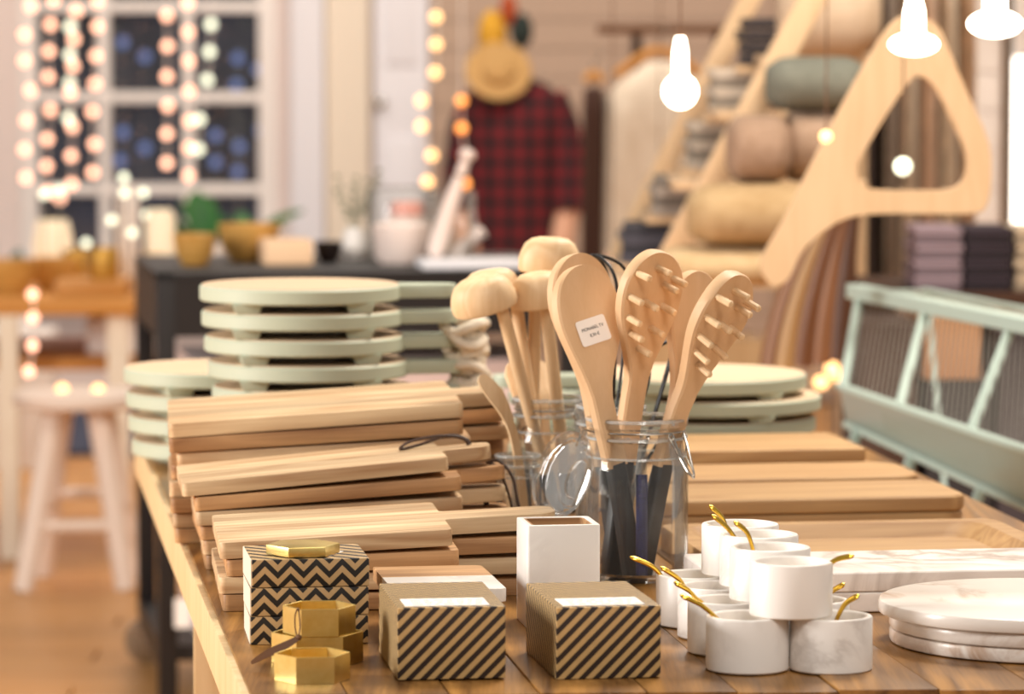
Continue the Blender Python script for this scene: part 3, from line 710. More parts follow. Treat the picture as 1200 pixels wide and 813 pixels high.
MB().box(((X0 + X1) / 2, WD - .06, Z0 - .03), (X1 - X0 + .1, .2, .03)).build('window_sill', M['white'], wn, .004)
out = struct(MB().box((-1.6, 17.5, 1.5), (7, .3, 7)).build('backdrop_outside', noisy('dark_dusk_backdrop', '45444f', '5f6885', 2.2, .9)))  # added backdrop, twilight dark in its colour, hides the bright world behind the panes

# ---------------- strings of lights ----------------
def string_light(label, pts, D, r, mat, top=-330, cat='string light', group='fairy light strings', cord=True, stems=None):
    P = [atD(x, y, D) for x, y in pts]; base = P[0].copy()
    if top is not None: base = atD(pts[0][0], top, D)
    o = thing('string_light', label, cat, base, (0, 0, 0), group)
    if cord: MB().tube([Vector((0, 0, 0))] + [q - base + Vector((0, .012, 0)) for q in P], .0022, 5).build('cord', M['white'], o)
    if stems is not None:
        for q in P: MB().tube([q - base, Vector((q.x - base.x, q.y - base.y, stems - base.z))], .0018, 5).build('stem', M['wire'], o)
    for q in P: MB().ball(q - base, r, 12).build('bulb', M[mat], o)
    return o
S = 1 / 2.71
def zz_(l): return [(x * S, y * S) for x, y in l]
strs = [('outermost left', [(98, 20), (78, 110), (78, 193), (97, 287), (84, 383), (78, 475), (82, 565)], 'bulb'),
        ('second from the left', [(170, 0), (160, 78), (155, 163), (153, 245), (160, 350), (150, 442), (148, 528), (152, 610)], 'bulb'),
        ('third from the left', [(242, 35), (235, 125), (232, 210), (224, 295), (230, 403), (226, 495), (228, 585), (190, 630)], 'bulb'),
        ('paler one close behind the third', [(222, 85), (222, 175), (222, 265), (218, 375)], 'bulb_c'),
        ('right one at the left pane', [(310, 5), (310, 85), (305, 178), (302, 267), (293, 355), (300, 458), (295, 548)], 'bulb'),
        ('left one of the middle panes', [(530, 50), (532, 147), (530, 243), (533, 337), (530, 425), (530, 518)], 'bulb'),
        ('brightest one before the middle mullion', [(597, 10), (598, 103), (600, 195), (602, 290), (602, 385), (600, 470), (600, 558), (602, 648)], 'bulb'),
        ('pale greenish one right of the middle mullion', [(670, 78), (665, 165), (658, 255), (633, 380), (630, 475)], 'bulb_c')]
for i, (n, l, m) in enumerate(strs):
    string_light(f'hanging string of round lights at the window, {n}', zz_(l), 13.3 - .06 * (i % 3), .0155, m)
rod = MB().tube([(wx(-20), 13.3, atD(0, -330, 13.3).z), (wx(360), 13.3, atD(0, -330, 13.3).z)], .012, 8)
for px in (0, 340): rod.tube([(wx(px), 13.3, atD(0, -330, 13.3).z), (wx(px), 14.0, atD(0, -330, 13.3).z)], .01, 6)
tag(rod.build('curtain_rod', M['wire']), 'slim metal rod above the window carrying the light strings', 'curtain rod')
string_light('string of yellow lights hanging before the white door', [(511, 20), (511, 52), (510, 85), (494, 118), (494, 148), (506, 182), (501, 213)], 12.4, .0145, 'bulb_y', -60)
string_light('string of orange lights hanging before the plaid shirt', [(541, 118), (541, 150), (545, 182), (545, 215)], 11.8, .0135, 'bulb_o', -60)
string_light('bluish outdoor lights beyond the window panes', zz_([(755, 185), (750, 270), (685, 515), (755, 545), (760, 465), (820, 220), (830, 415), (685, 430), (460, 470), (390, 420), (380, 510), (390, 135), (460, 180)]), 16.5, .022, 'bulb_b', None, group='outdoor lights', cord=False, stems=0)
string_light('chain of pink lights hanging under the left wooden table', [(38, 345), (39, 372), (38, 405), (34, 435)], 9.2, .0115, 'bulb', None)
string_light('two warm lights lying on the white stool', [(73, 456), (115, 457)], 9.35, .0125, 'bulb_y', None, cord=False)
string_light('cluster of small candle lights on stems among the glasses on the left table', [(145, 208), (146, 226), (168, 226), (131, 258), (155, 273), (101, 285), (172, 252), (70, 222), (52, 228)], 10.2, .0105, 'bulb_c', None, cord=False, stems=atD(0, 350, 9.8).z)
string_light('cluster of warm bulbs on thin stems beside the right round boards', [(952, 405), (972, 402), (962, 448), (975, 432), (988, 404), (1000, 436), (1004, 412), (985, 440)], 8.2, .014, 'bulb_y', None, cord=False, stems=0)
def hanging_bulb(label, px, py, D, r, mat='lamp', socket=None, sc=(1, 1, 1)):
    c = atD(px, py, D); o = thing('pendant_bulb', label, 'lamp', c, (0, 0, 0), 'hanging bulbs')
    MB().ball((0, 0, 0), r, 20, sc).build('bulb', M[mat], o)
    h = r * sc[2]
    if socket: MB().lathe([(r * .42, h * .85), (r * .4, h + socket * .6), (r * .25, h + socket)], 14).build('socket', M['lamp'] if mat == 'lamp' else M['wire'], o)  # socket of a bright lamp glows too, its lit look put into the material
    MB().tube([(0, 0, h * .9), (0, 0, h + 1.1)], .0014, 6).build('cord', M['tan_leather'], o)
hanging_bulb('large glowing pendant bulb hanging before the cream coat', 797, 107, 5.6, .024, 'lamp', .05)
hanging_bulb('wide glowing lamp hanging at the tip of the wooden triangle frame', 1071, 52, 5.6, .034, 'lamp', .05, (1, 1, .45))
hanging_bulb('bright wide lamp in the upper right corner', 1166, 28, 5.4, .036, 'lamp', .05, (1, 1, .5))
hanging_bulb('small bulb before the slanted shelf beam', 773, 201, 9.5, .013, 'bulb_y')
hanging_bulb('small bulb at the left leg of the wooden triangle', 968, 160, 5.85, .009, 'bulb_y')
hanging_bulb('small bulb near the top edge above the dark linens', 866, 10, 9.5, .011, 'bulb_y')
hanging_bulb('small dim bulb inside the wooden triangle', 1058, 195, 5.8, .013, 'bulb_c')
hanging_bulb('small pinkish bulb behind the tops of the paddles', 717, 298, 8.5, .010, 'bulb')

# ---------------- left side: rug, table, stool, trolley ----------------
M['rug'] = noisy('dark_blue_rug', '4c5164', '3b4054', 60, .95)
tag(MB().box((-1.5, 13.0, .006), (2.6, 1.7, .012)).build('rug', M['rug']), 'dark grey blue rug on the floor below the window', 'rug')
M['orange'] = wood('orange_table_wood', 'd69a52', 'b5752f', 0, .45)
M['bowlwood'] = wood('turned_bowl_wood', 'd9aa62', 'b98438', 0, .4)
lt = thing('wooden_table', 'orange wooden table at the left edge with bowls and candle cups', 'table', (-1.02, 9.8, 0))
zt = atD(0, 350, 9.8).z
MB().box((-.6, .45, zt - .02), (1.42, .9, .04)).build('tabletop', M['orange'], lt, .004)
MB().box((-.55, .5, zt - .17), (1.3, .7, .03)).build('shelf', M['orange'], lt, .004)
for sx in (-1.2, .07):
    for sy in (.06, .84): MB().box((sx, sy, (zt - .04) / 2), (.05, .05, zt - .04)).build('leg', M['offwhite'], lt)
MB().box((-.19, .02, (zt - .04) / 2), (.045, .05, zt - .04)).build('leg', M['offwhite'], lt)
tag(MB().box((-.95, 10.2, zt - .155 + .045), (.2, .25, .088)).build('white_box', M['white'], None, .004), 'white box on the shelf under the orange table', 'box')
def turned(name, label, cat, px, D, z, prof, mat, group=None, n=28):
    c = atD(px, 300, D); o = MB().lathe(prof, n).build(name, mat, None); o.location = (c.x, D, z); return tag(o, label, cat, group)
def bowlp(r, h): return [(r * .55, 0), (r * .85, h * .35), (r, h), (r * .94, h), (r * .8, h * .4), (r * .3, h * .15)]
def cyl(r, h): return [(r * .97, 0), (r, h * .03), (r, h * .97), (r * .97, h), (r * .85, h), (r * .85, h * .75)]
M['goldcup'] = plain('matte_gold', 'c99a45', .4, .6); M['candle'] = glow('lit_candle_wax', 'fff0d0', .22)
turned('yellow_bowl', 'yellow wooden bowl at the far left of the orange table', 'bowl', 8, 9.95, zt, bowlp(.075, .085), M['bowlwood'], 'yellow bowls')
turned('yellow_bowl', 'yellow wooden bowl beside the leftmost one on the orange table', 'bowl', 62, 10.12, zt, bowlp(.06, .08), M['bowlwood'], 'yellow bowls')
c = atD(110, 330, 9.95); tag(MB().box((c.x, 9.95, zt + .02), (.17, .2, .038)).build('wooden_block', M['orange'], None, .004), 'flat wooden block on the right of the orange table', 'block')
turned('gold_candle_cup', 'gold candle cup on the wooden block', 'candle cup', 122, 9.95, zt + .0392, cyl(.036, .075), M['goldcup'], 'gold candle cups')
turned('gold_candle_cup', 'gold candle cup behind the orange table bowls', 'candle cup', 90, 10.3, zt, cyl(.035, .09), M['goldcup'], 'gold candle cups')
turned('white_vase', 'tall white vase with glowing candle light in front of the window', 'vase', 188, 10.1, zt, [(.03, 0), (.036, .02), (.036, .18), (.03, .2), (.024, .2), (.02, .15)], M['candle'], 'candles and vases')
turned('white_vase', 'round glowing candle glass left of the gold cups', 'vase', 62, 10.4, zt, [(.03, 0), (.045, .03), (.052, .1), (.04, .16), (.032, .16), (.03, .1)], M['candle'], 'candles and vases')
turned('white_vase', 'slim whitish vase behind the gold cups', 'vase', 150, 10.5, zt, [(.025, 0), (.03, .02), (.03, .2), (.022, .25), (.018, .25)], M['white'], 'candles and vases')
def leafy(label, px, py, D, zb, leaves, mat):
    c = atD(px, py, D); o = thing('potted_plant', label, 'plant', (c.x, D, zb))
    MB().lathe([(.05, 0), (.065, .1), (.06, .1), (.055, .09)], 24).build('pot', M['white'], o)
    for a, L, el, w in leaves:
        P = [Vector((cos(R(a)) * L * t * cos(R(el)), sin(R(a)) * L * t * cos(R(el)), .09 + L * sin(R(el)) * t - .25 * L * t * t)) for t in (0, .25, .5, .75, 1)]
        side = Vector((-sin(R(a)), cos(R(a)), .5)).normalized(); rings = []
        for q, k in zip(P, (.15, .8, 1, .7, .05)):
            rings.append([q + side * w * k + Vector((0, 0, .004)), q + Vector((0, 0, .0)), q - side * w * k + Vector((0, 0, .004)), q - Vector((0, 0, .002))])
        MB().loft(rings).build('leaf', mat, o)
M['leaf'] = noisy('green_leaf', '2f6a1e', '1f4d2c', 8, .5); M['darkleaf'] = noisy('bluish_green_leaf', '2d5c58', '24443c', 8, .5)
st_z = .42
pst = thing('plant_stand', 'narrow white plant stand hidden behind the wooden bowls', 'stand', (atD(265, 300, 12).x, 12, 0))
MB().box((0, 0, .53), (.5, .3, .03)).build('stand_top', M['white'], pst, .004)
for sx in (-.22, .22):
    for sy in (-.12, .12): MB().box((sx, sy, .2575), (.03, .03, .515)).build('leg', M['white'], pst)
leafy('broad leaved green plant below the middle mullion', 235, 270, 11.95, .5455, [(150, .2, 70, .05), (60, .2, 75, .06), (100, .22, 80, .05), (200, .16, 50, .04), (20, .15, 55, .04)], M['leaf'])
leafy('green plant with one long leaf pointing right', 285, 270, 12.02, .5455, [(0, .24, 42, .035), (170, .2, 50, .035), (-30, .18, 35, .03), (90, .15, 60, .035)], M['leaf'])
leafy('dark green plant at the far left window corner', 15, 270, 11.9, .4, [(30, .2, 60, .03), (150, .2, 60, .03), (80, .2, 70, .03)], M['darkleaf'])
tag(MB().box((atD(15, 0, 11.9).x, 11.9, .2), (.22, .22, .398)).build('plinth', M['white'], None, .004), 'white plinth under the dark plant at the far left', 'plinth')
# stool
M['stool'] = plain('pale_pinkish_white_paint', 'ead7c8', .55)
s0 = at(95, 600, 0); so = thing('wooden_stool', 'white wooden stool with splayed legs on the plank floor', 'stool', (atD(92, 500, 9.35).x, 9.35, 0))
MB().lathe([(.14, .41), (.15, .417), (.15, .438), (.142, .446)], 40).build('seat', M['stool'], so)
legs = [(-.115, -.13), (.115, -.1), (.12, .12), (-.10, .13)]
for x, y in legs: MB().tube([(x, y, 0), (x * .42, y * .42, .415)], [.023, .027], 14).build('leg', M['stool'], so)
for (a, b, h) in ((0, 1, .145), (2, 3, .2), (1, 2, .18), (0, 3, .18)):
    f = lambda l: (l[0] * (1 - .58 * h / .415), l[1] * (1 - .58 * h / .415), h)
    MB().tube([f(legs[a]), f(legs[b])], .014, 10).build('rung', M['stool'], so)
# trolley
tp = atD(183, 320, 7.6); to = thing('metal_trolley', 'black metal trolley on casters behind the left end of the table', 'trolley', (tp.x, 7.6, 0), (0, 0, R(9)))
tw, td, th = .80, .60, tp.z
for x in (.018, tw - .018):
    for y in (.018, td - .018):
        MB().box((x, y, (th + (.1 if y > .3 else 0)) / 2), (.036, .036, th - (.1 if y > .3 else 0))).build('post', M['blackmetal'], to, .002)
        if y < .3: continue
        c_ = MB().tube([(x, y - .012, .046), (x, y + .012, .046)], .046, 20).build('caster_wheel', M['wire'], to)
        MB().box((x, y, .096), (.03, .04, .03)).build('caster_fork', M['wire'], c_)
MB().box((tw / 2, td / 2, th - .008), (tw, td, .016)).build('top_tray', M['blackmetal'], to, .002)
for y in (.006, td - .006): MB().box((tw / 2, y, th - .065), (tw - .07, .012, .11)).build('apron', M['blackmetal'], to)
for x in (.006, tw - .006): MB().box((x, td / 2, th - .065), (.012, td - .07, .11)).build('apron', M['blackmetal'], to)
MB().box((tw / 2, td / 2, .105), (tw - .04, td - .04, .03)).build('lower_shelf', M['blackmetal'], to)
MB().box((.018, td / 2, .105), (.034, td - .04, .05)).build('side_bar', M['blackmetal'], to)
M['pinkbox'] = plain('pale_pink_card', 'e9d3cd', .7)
def loc_tr(x, y): return Vector((tp.x + x * cos(R(9)) - y * sin(R(9)), 7.6 + x * sin(R(9)) + y * cos(R(9)), 0))
for x, n in ((.235, 'left'), (.575, 'right')):
    q = loc_tr(x, .3); o = thing('storage_box', f'pale pink storage box on the lower trolley shelf, {n} one', 'box', (q.x, q.y, .1205), (0, 0, R(9)), 'pale storage boxes')
    MB().box((0, 0, .24), (.31, .42, .48)).build('box_body', M['pinkbox'], o, .004); MB().box((0, 0, .5), (.318, .428, .05)).build('lid', M['pinkbox'], o, .004)
tagc = atD(212, 722, 7.55); tg = tag(MB().box((0, 0, 0), (.03, .002, .055)).build('hang_tag', M['paper']), 'white hang tag dangling from the trolley side', 'tag'); tg.location = (tagc.x, 7.59, tagc.z)
ZT = th + .0005
turned('wooden_bowl', 'small gold wooden bowl at the left end of the trolley top', 'bowl', 228, 7.85, ZT, bowlp(.042, .06), M['bowlwood'], 'wooden bowls on the trolley')
turned('wooden_bowl', 'large wooden bowl in the middle of the trolley bowls', 'bowl', 292, 8.0, ZT, bowlp(.062, .072), M['bowlwood'], 'wooden bowls on the trolley')
turned('gold_candle_cup', 'gold cup left of the trolley bowls', 'candle cup', 178, 10.0, zt, cyl(.036, .095), M['goldcup'], 'gold candle cups')
c = atD(335, 300, 7.9); o = tag(MB().box((0, 0, .024), (.095, .12, .048)).build('peach_box', plain('peach_card', 'f0c9a2', .6), None, .006), 'peach coloured box on the trolley beside the bowls', 'box'); o.location = (c.x, 7.9, ZT); o.rotation_euler = (0, 0, R(9))
turned('black_bowl', 'small black bowl with red rim on the trolley', 'bowl', 385, 7.95, ZT, bowlp(.028, .04), plain('black_glaze', '201512', .4))
M['porcelain'] = plain('pinkish_white_porcelain', 'efdcd2', .4); M['coral'] = plain('coral_pink_paint', 'f0a898', .5)
turned('mortar', 'white mortar with thick wall on the trolley', 'mortar', 470, 7.9, ZT, [(.04, 0), (.05, .012), (.056, .075), (.05, .078), (.042, .04), (.02, .02)], M['porcelain'])
turned('glass_canister', 'clear glass canister on the trolley, right of the pestle', 'canister', 531, 7.95, ZT, [(.04, 0), (.043, .008), (.043, .135), (.038, .14), (.036, .14), (.040, .13), (.040, .01), (.01, .006)], M['glass'])
turned('glass_canister', 'wide clear glass canister behind the mortar', 'canister', 468, 8.08, ZT, [(.06, 0), (.066, .008), (.066, .135), (.06, .14), (.058, .14), (.063, .13), (.063, .01), (.01, .006)], M['glass'])
turned('coral_soap', 'coral pink round soap inside the wide canister', 'soap', 478, 8.08, ZT + .0845, [(.03, 0), (.033, .004), (.033, .022), (.03, .027)], M['coral'])
turned('round_soap', 'white round soap under the coral one', 'soap', 478, 8.08, ZT + .007, [(.044, 0), (.047, .006), (.047, .07), (.044, .0765)], M['porcelain'])
pe0, pe1 = atD(508, 300, 7.82), atD(548, 180, 7.8); o = thing('pestle', 'long white pestle with dark ring leaning out of the trolley jars', 'pestle', pe0, (0, 0, 0)); d = pe1 - pe0
Mx = frame(d, (0, 1, 0)); Lp = d.length
MB().lathe([(.006, -.002), (.015, .006), (.018, .03), (.0145, Lp * .6), (.011, Lp * .78)], 20, Mx).build('shaft', M['porcelain'], o)
MB().lathe([(.0112, Lp * .78), (.0125, Lp * .785), (.0112, Lp * .8)], 20, Mx).build('ring', M['tan_leather'], o)
MB().lathe([(.011, Lp * .8), (.0095, Lp * .93), (.015, Lp * .97), (.016, Lp * 1.0), (.011, Lp * 1.035), (.002, Lp * 1.045)], 20, Mx).build('knob', M['porcelain'], o)
o = thing('short_pestle', 'short white pestle leaning in the right glass canister', 'pestle', atD(528, 308, 7.95)); d = atD(566, 268, 7.94) - atD(528, 308, 7.95); Mx = frame(d, (0, 1, 0)); Lp = d.length
MB().lathe([(.01, 0), (.018, .02), (.012, Lp * .8), (.016, Lp * .95), (.004, Lp)], 16, Mx).build('shaft', M['porcelain'], o)
c = atD(552, 312, 7.72); o = tag(MB().box((0, 0, .008), (.2, .12, .016)).build('white_book', M['coolwhite'], None, .002), 'flat white book lying on the right of the trolley top', 'book'); o.location = (c.x, 7.78, ZT); o.rotation_euler = (0, 0, R(9))
M['twig'] = noisy('grey_green_twig_leaves', 'a8a58c', '8b8a74', 30, .8)
c = atD(415, 300, 8.1); o = thing('sprig_vase', 'small white vase with thin grey green sprigs on the trolley', 'vase', (c.x, 8.1, ZT))
MB().lathe([(.02, 0), (.028, .02), (.02, .05), (.014, .06), (.01, .06)], 20).build('vase', M['white'], o)
rnd = random.Random(3)
for k in range(7):
    a = rnd.uniform(0, 6.28); L = rnd.uniform(.08, .13); e = Vector((cos(a) * .05, sin(a) * .03, .05 + L)); b = MB().tube([(0, 0, .04), (e.x * .4, e.y * .4, .05 + L * .5), e], .0012, 5)
    for t in (.4, .6, .8, 1): b.ball((e.x * t, e.y * t, .05 + L * t), .007, 6, (1, 1, .6))
    b.build('sprig', M['twig'], o)

# ---------------- mannequin in the plaid shirt ----------------
MD = 12.9
def mp(px, py, dy=0): return atD(px, py, MD + dy)
c0 = mp(603, 300); mo = thing('clothes_mannequin', 'clothes mannequin in a dark red and black plaid shirt with straw hat', 'mannequin', (c0.x, MD, 0))
def ell(px, py, rx, ry, n=24):
    c = mp(px, py) - Vector((c0.x, MD, 0)); return [(c.x + rx * cos(2 * pi * k / n), ry * sin(2 * pi * k / n), c.z) for k in range(n)]
sc = MD / F
M['skin'] = plain('pinkish_wooden_skin', 'cf9d80', .6)
body = MB().loft([ell(603, 330, 55 * sc, .10), ell(603, 250, 50 * sc, .10), ell(603, 170, 52 * sc, .105), ell(602, 115, 50 * sc, .09), ell(600, 98, 30 * sc, .06), ell(592, 88, 14 * sc, .04), ell(586, 62, 13 * sc, .04), ell(584, 50, 10 * sc, .035)])
for sd in (1, -1):
    body.tube([mp(603 + sd * 44, 118) - Vector((c0.x, MD, 0)), mp(603 + sd * 60, 180, -.02) - Vector((c0.x, MD, 0)), mp(603 + sd * 62, 245, -.05) - Vector((c0.x, MD, 0)), mp(603 + sd * 52, 300, -.12) - Vector((c0.x, MD, 0))], [.05, .045, .04, .033], 14)
body.build('body', M['skin'], mo, smooth=60)
M['plaid'] = plaid('red_black_plaid_flannel')
sh = MB().loft([ell(603, 345, 66 * sc, .125), ell(603, 300, 64 * sc, .125), ell(603, 230, 60 * sc, .12), ell(603, 160, 60 * sc, .122), ell(603, 118, 60 * sc, .11), ell(601, 100, 42 * sc, .08), ell(596, 90, 22 * sc, .055)])
for sd in (1, -1):
    sh.tube([mp(603 + sd * 40, 112) - Vector((c0.x, MD, 0)), mp(603 + sd * 55, 150) - Vector((c0.x, MD, 0)), mp(603 + sd * 63, 200, -.03) - Vector((c0.x, MD, 0)), mp(603 + sd * 63, 248, -.05) - Vector((c0.x, MD, 0))], [.055, .06, .058, .06], 16)
sh.build('plaid_shirt', M['plaid'], mo, smooth=60)
M['straw'] = noisy('straw_weave', 'bd965f', 'a37b45', 90, .8)
hb = mp(584, 84) - Vector((c0.x, MD, 0)); Mx = frame((.05, -.85, .5), (0, .5, .85), hb + Vector((0, -.09, 0)))
MB().lathe([(.001, .0), (.05, 0), (.1, .004), (.104, .008), (.1, .011), (.055, .012), (.05, .03), (.03, .04), (.001, .042)], 36, Mx).build('straw_hat', M['straw'], mo)
hd = mp(577, 42) - Vector((c0.x, MD, 0)); MB().ball(hd, .055, 16, (.85, .9, 1.5)).build('yellow_scarf', noisy('yellow_knit', 'd6a335', 'b5821f', 40, .9), mo)
hd = mp(596, 12) - Vector((c0.x, MD, 0)); MB().ball(hd, .04, 14, (.7, .8, 1.3)).build('red_bobble', noisy('rust_red_knit', 'b0532a', '8d3a20', 40, .9), mo)
hd = mp(611, 36) - Vector((c0.x, MD, 0)); MB().ball(hd, .04, 14, (.9, .8, 1.4)).build('dark_bow', plain('dark_green_cloth', '1f2a26', .9), mo)
MB().tube([(0, 0, .03), (0, 0, .7)], .018, 12).build('pole', M['blackmetal'], mo); MB().lathe([(.16, 0), (.16, .015), (.03, .03)], 32).build('base', M['blackmetal'], mo)

# ---------------- coat on its rail ----------------
CD = 10.8
def garment(name, label, cat, px, ytop, ybot, half, D, mat, group=None, hang=None, slope=.25, waves=5, dep=.07):
    c = atD(px, ytop, D); o = thing(name, label, cat, (c.x, D, c.z), (0, 0, 0), group); s = D / F
    zb = atD(px, ybot, D).z - c.z; rings = []; n = 40
    prof = [(0.16, 0), (.3, -.012), (.62, -half * s * slope * .55), (.86, -half * s * slope - .0), (.97, -half * s * slope - .07), (1.0, zb * .5), (1.06, zb * .85), (1.1, zb)]
    for j, (k, z) in enumerate(prof):
        amp = 0 if j < 3 else .10 * (j - 2) / 4
        rings.append([(half * s * k * cos(2 * pi * q / n) , dep * min(1, .4 + k * .6) * sin(2 * pi * q / n) * (1 + amp * 2.2 * cos(2 * pi * q * waves / n)), z + 0) for q in range(n)])
    MB().loft(rings).build('cloth', mat, o, smooth=60)
    MB().tube(spline([(-half * s * .7, 0, -half * s * slope * .6 + .018), (0, 0, .03), (half * s * .7, 0, -half * s * slope * .6 + .018)], 6), .012, 8).build('hanger', hang or M['orange'], o)
    MB().tube(spline([(0, 0, .035), (0, 0, .06), (.018, 0, .075), (.012, 0, .095), (-.004, 0, .092)], 5), .003, 6).build('hanger_hook', M['wire'], o)
    return o
M['coat'] = noisy('cream_wool', 'e2d2bd', 'd2bfa8', 25, .95)
garment('cream_coat', 'long cream wool coat hanging behind the large pendant bulb', 'coat', 772, 72, 330, 72, CD, M['coat'], slope=.55, dep=.11)
garment('dark_jacket', 'dark brown jacket hanging left of the cream coat', 'jacket', 696, 100, 320, 14, CD - .02, plain('dark_brown_wool', '3f2418', .95), slope=.4)
rk = thing('clothes_rack', 'dark brown clothes rail carrying the cream coat', 'clothes rack', (atD(770, 0, CD + .1).x, CD + .02, 0)); zr = atD(0, 72, CD).z + .085
MB().tube([(-.16, 0, zr), (.2, 0, zr)], .014, 10).build('rail', M['tan_leather'], rk)
for x in (-.05, .17):
    MB().tube([(x, 0, zr), (x, .22, zr), (x, .22, .015)], .014, 10).build('post', M['leather'], rk)
    MB().box((x, .22, .015), (.05, .4, .03)).build('foot', M['leather'], rk)

# ---------------- stepped shelf, linens, cushions ----------------
M['beam'] = wood('pale_beam_wood', 'dfc19c', 'c9a479', 2, .5, contrast=.6)
sd_ = thing('leaning_shelf', 'pale wooden stepped shelf with slanted beams and linens', 'shelf', (atD(850, 300, 7.6).x, 7.6, 0))
off = Vector(sd_.location)
def beam(p, q, w, d):
    p = p - off; q = q - off; Mx = frame(q - p, (0, 1, 0), p); L = (q - p).length
    MB().box((0, 0, L / 2), (w, d, L), Mx).build('slanted_beam', M['beam'], sd_, .006)
beam(atD(778, 318, 7.1), atD(972, -40, 7.1), .046, .05); beam(atD(722, 305, 8.0), atD(888, -20, 8.0), .042, .05)
steps = [(722, 920, 334, 7.3), (790, 960, 288, 7.35), (790, 985, 214, 7.4), (840, 1015, 131, 7.45), (890, 1040, 66, 7.5)]
for a, b, y, D in steps:
    p, q = atD(a, y + 4, D) - off, atD(b, y + 4, D) - off
    MB().box(((p.x + q.x) / 2, .12, p.z - .0), (q.x - p.x, .62, .016)).build('shelf_board', M['beam'], sd_, .002)
for px in (925, 1000):
    p = atD(px, 0, 8.05) - off; MB().box((p.x, .42, .75), (.05, .03, 1.5)).build('upright', M['beam'], sd_)
for px in (880, 915): p = atD(px, 0, 7.3) - off; MB().box((p.x, -.1, .36), (.04, .04, .72)).build('upright', M['beam'], sd_)
MB().box(((atD(780, 0, 7.3) - off).x + .06, -.16, .36), (.26, .02, .7)).build('front_panel', wood('tan_panel_wood', 'cfae84', 'b48d60', 2, .6, contrast=.6), sd_)
def soft(name, label, cat, x0, y0, x1, y1, D, dep, mat, r=.4, group=None, ribs=0):
    a, b = atD(x0, y1, D), atD(x1, y0, D); w, h = b.x - a.x, b.z - a.z
    o = thing(name, label, cat, ((a.x + b.x) / 2, D, a.z), (0, 0, 0), group); n = 14; rings = []
    e = min(h, dep) * r
    for k in range(n + 1):
        t = -1 + 2 * k / n; x = t * w / 2; q = (1 - abs(t) ** 4) ** .5 if abs(t) < 1 else .05
        q = max(.62, (1 - abs(t) ** 7) ** .5)
        rings.append([(x, cos(2 * pi * j / 20) * dep / 2 * q * (1 if abs(cos(2 * pi * j / 20)) > .0 else 1), h / 2 + math.copysign(abs(sin(2 * pi * j / 20)) ** .7, sin(2 * pi * j / 20)) * h / 2 * q) for j in range(20)])
    MB().loft(rings).build('cushion' if 'cushion' in name else 'cloth', mat, o, smooth=60)
    return o
soft('cushion', 'grey green cushion high on the stepped shelf', 'cushion', 898, 66, 1014, 130, 7.0, .2, noisy('grey_green_linen', '7d7d70', '6c6c60', 40, .95))
soft('cushion', 'dusty pink knitted cushion in the middle of the stepped shelf, left', 'cushion', 852, 134, 925, 214, 6.95, .2, noisy('dusty_knit', 'ab8e78', '947760', 45, .95), group='dusty pink cushions')
soft('cushion', 'dusty pink knitted cushion beside the triangle leg', 'cushion', 915, 128, 992, 213, 7.0, .2, noisy('dusty_knit_light', 'b79b85', '9f826a', 45, .95), group='dusty pink cushions')
soft('rolled_blanket', 'thick beige rolled blanket below the pink cushions', 'blanket', 806, 214, 965, 288, 6.9, .22, noisy('beige_wool', 'bfa27a', 'ab8c62', 30, .95))
soft('rolled_blanket', 'cream rolled blanket on the lowest step', 'blanket', 772, 287, 925, 334, 6.9, .22, noisy('cream_wool_light', 'd2b78e', 'bf9f74', 30, .95))
soft('cushion', 'cream cushion at the top of the stepped shelf', 'cushion', 912, -40, 1030, 66, 7.4, .2, noisy('cream_linen', 'd6bfa4', 'c7ae92', 30, .95))
linens = [(868, 915, 20, 76, '3b3536', 4, 'dark charcoal linens folded high on the shelf'), (832, 886, 80, 134, 'cfc0ae', 5, 'light grey linens folded under the charcoal ones'), (806, 866, 142, 196, 'b8aa9a', 5, 'grey striped linens folded beside the slanted beam'), (764, 806, 206, 250, 'a99c90', 4, 'patterned grey linens folded near the coat'), (728, 790, 262, 305, '54525c', 4, 'dark blue grey linens folded lowest on the shelf')]
for x0, x1, y0, y1, colr, n, lab in linens:
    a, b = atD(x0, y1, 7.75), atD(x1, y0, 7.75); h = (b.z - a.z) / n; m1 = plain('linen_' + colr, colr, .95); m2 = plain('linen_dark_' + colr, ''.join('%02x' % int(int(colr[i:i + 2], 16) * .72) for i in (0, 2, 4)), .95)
    for k in range(n):
        o = thing('folded_linen', f'{lab}, {(["lowest", "second from below", "third from below", "fourth from below"] + ["x"])[k] if k < n - 1 else "topmost"} of its pile', 'linen', ((a.x + b.x) / 2, 7.78, a.z + h * k), (0, 0, R((k % 3 - 1) * 1.5)), lab.split(' folded')[0])
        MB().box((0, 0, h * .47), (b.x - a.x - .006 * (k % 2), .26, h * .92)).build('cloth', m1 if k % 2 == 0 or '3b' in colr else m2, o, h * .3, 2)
    sx = (a.x + b.x) / 2; MB().box((sx - off.x, .18, a.z - .007), (b.x - a.x + .03, .3, .012)).build('shelf_board', M['beam'], sd_)

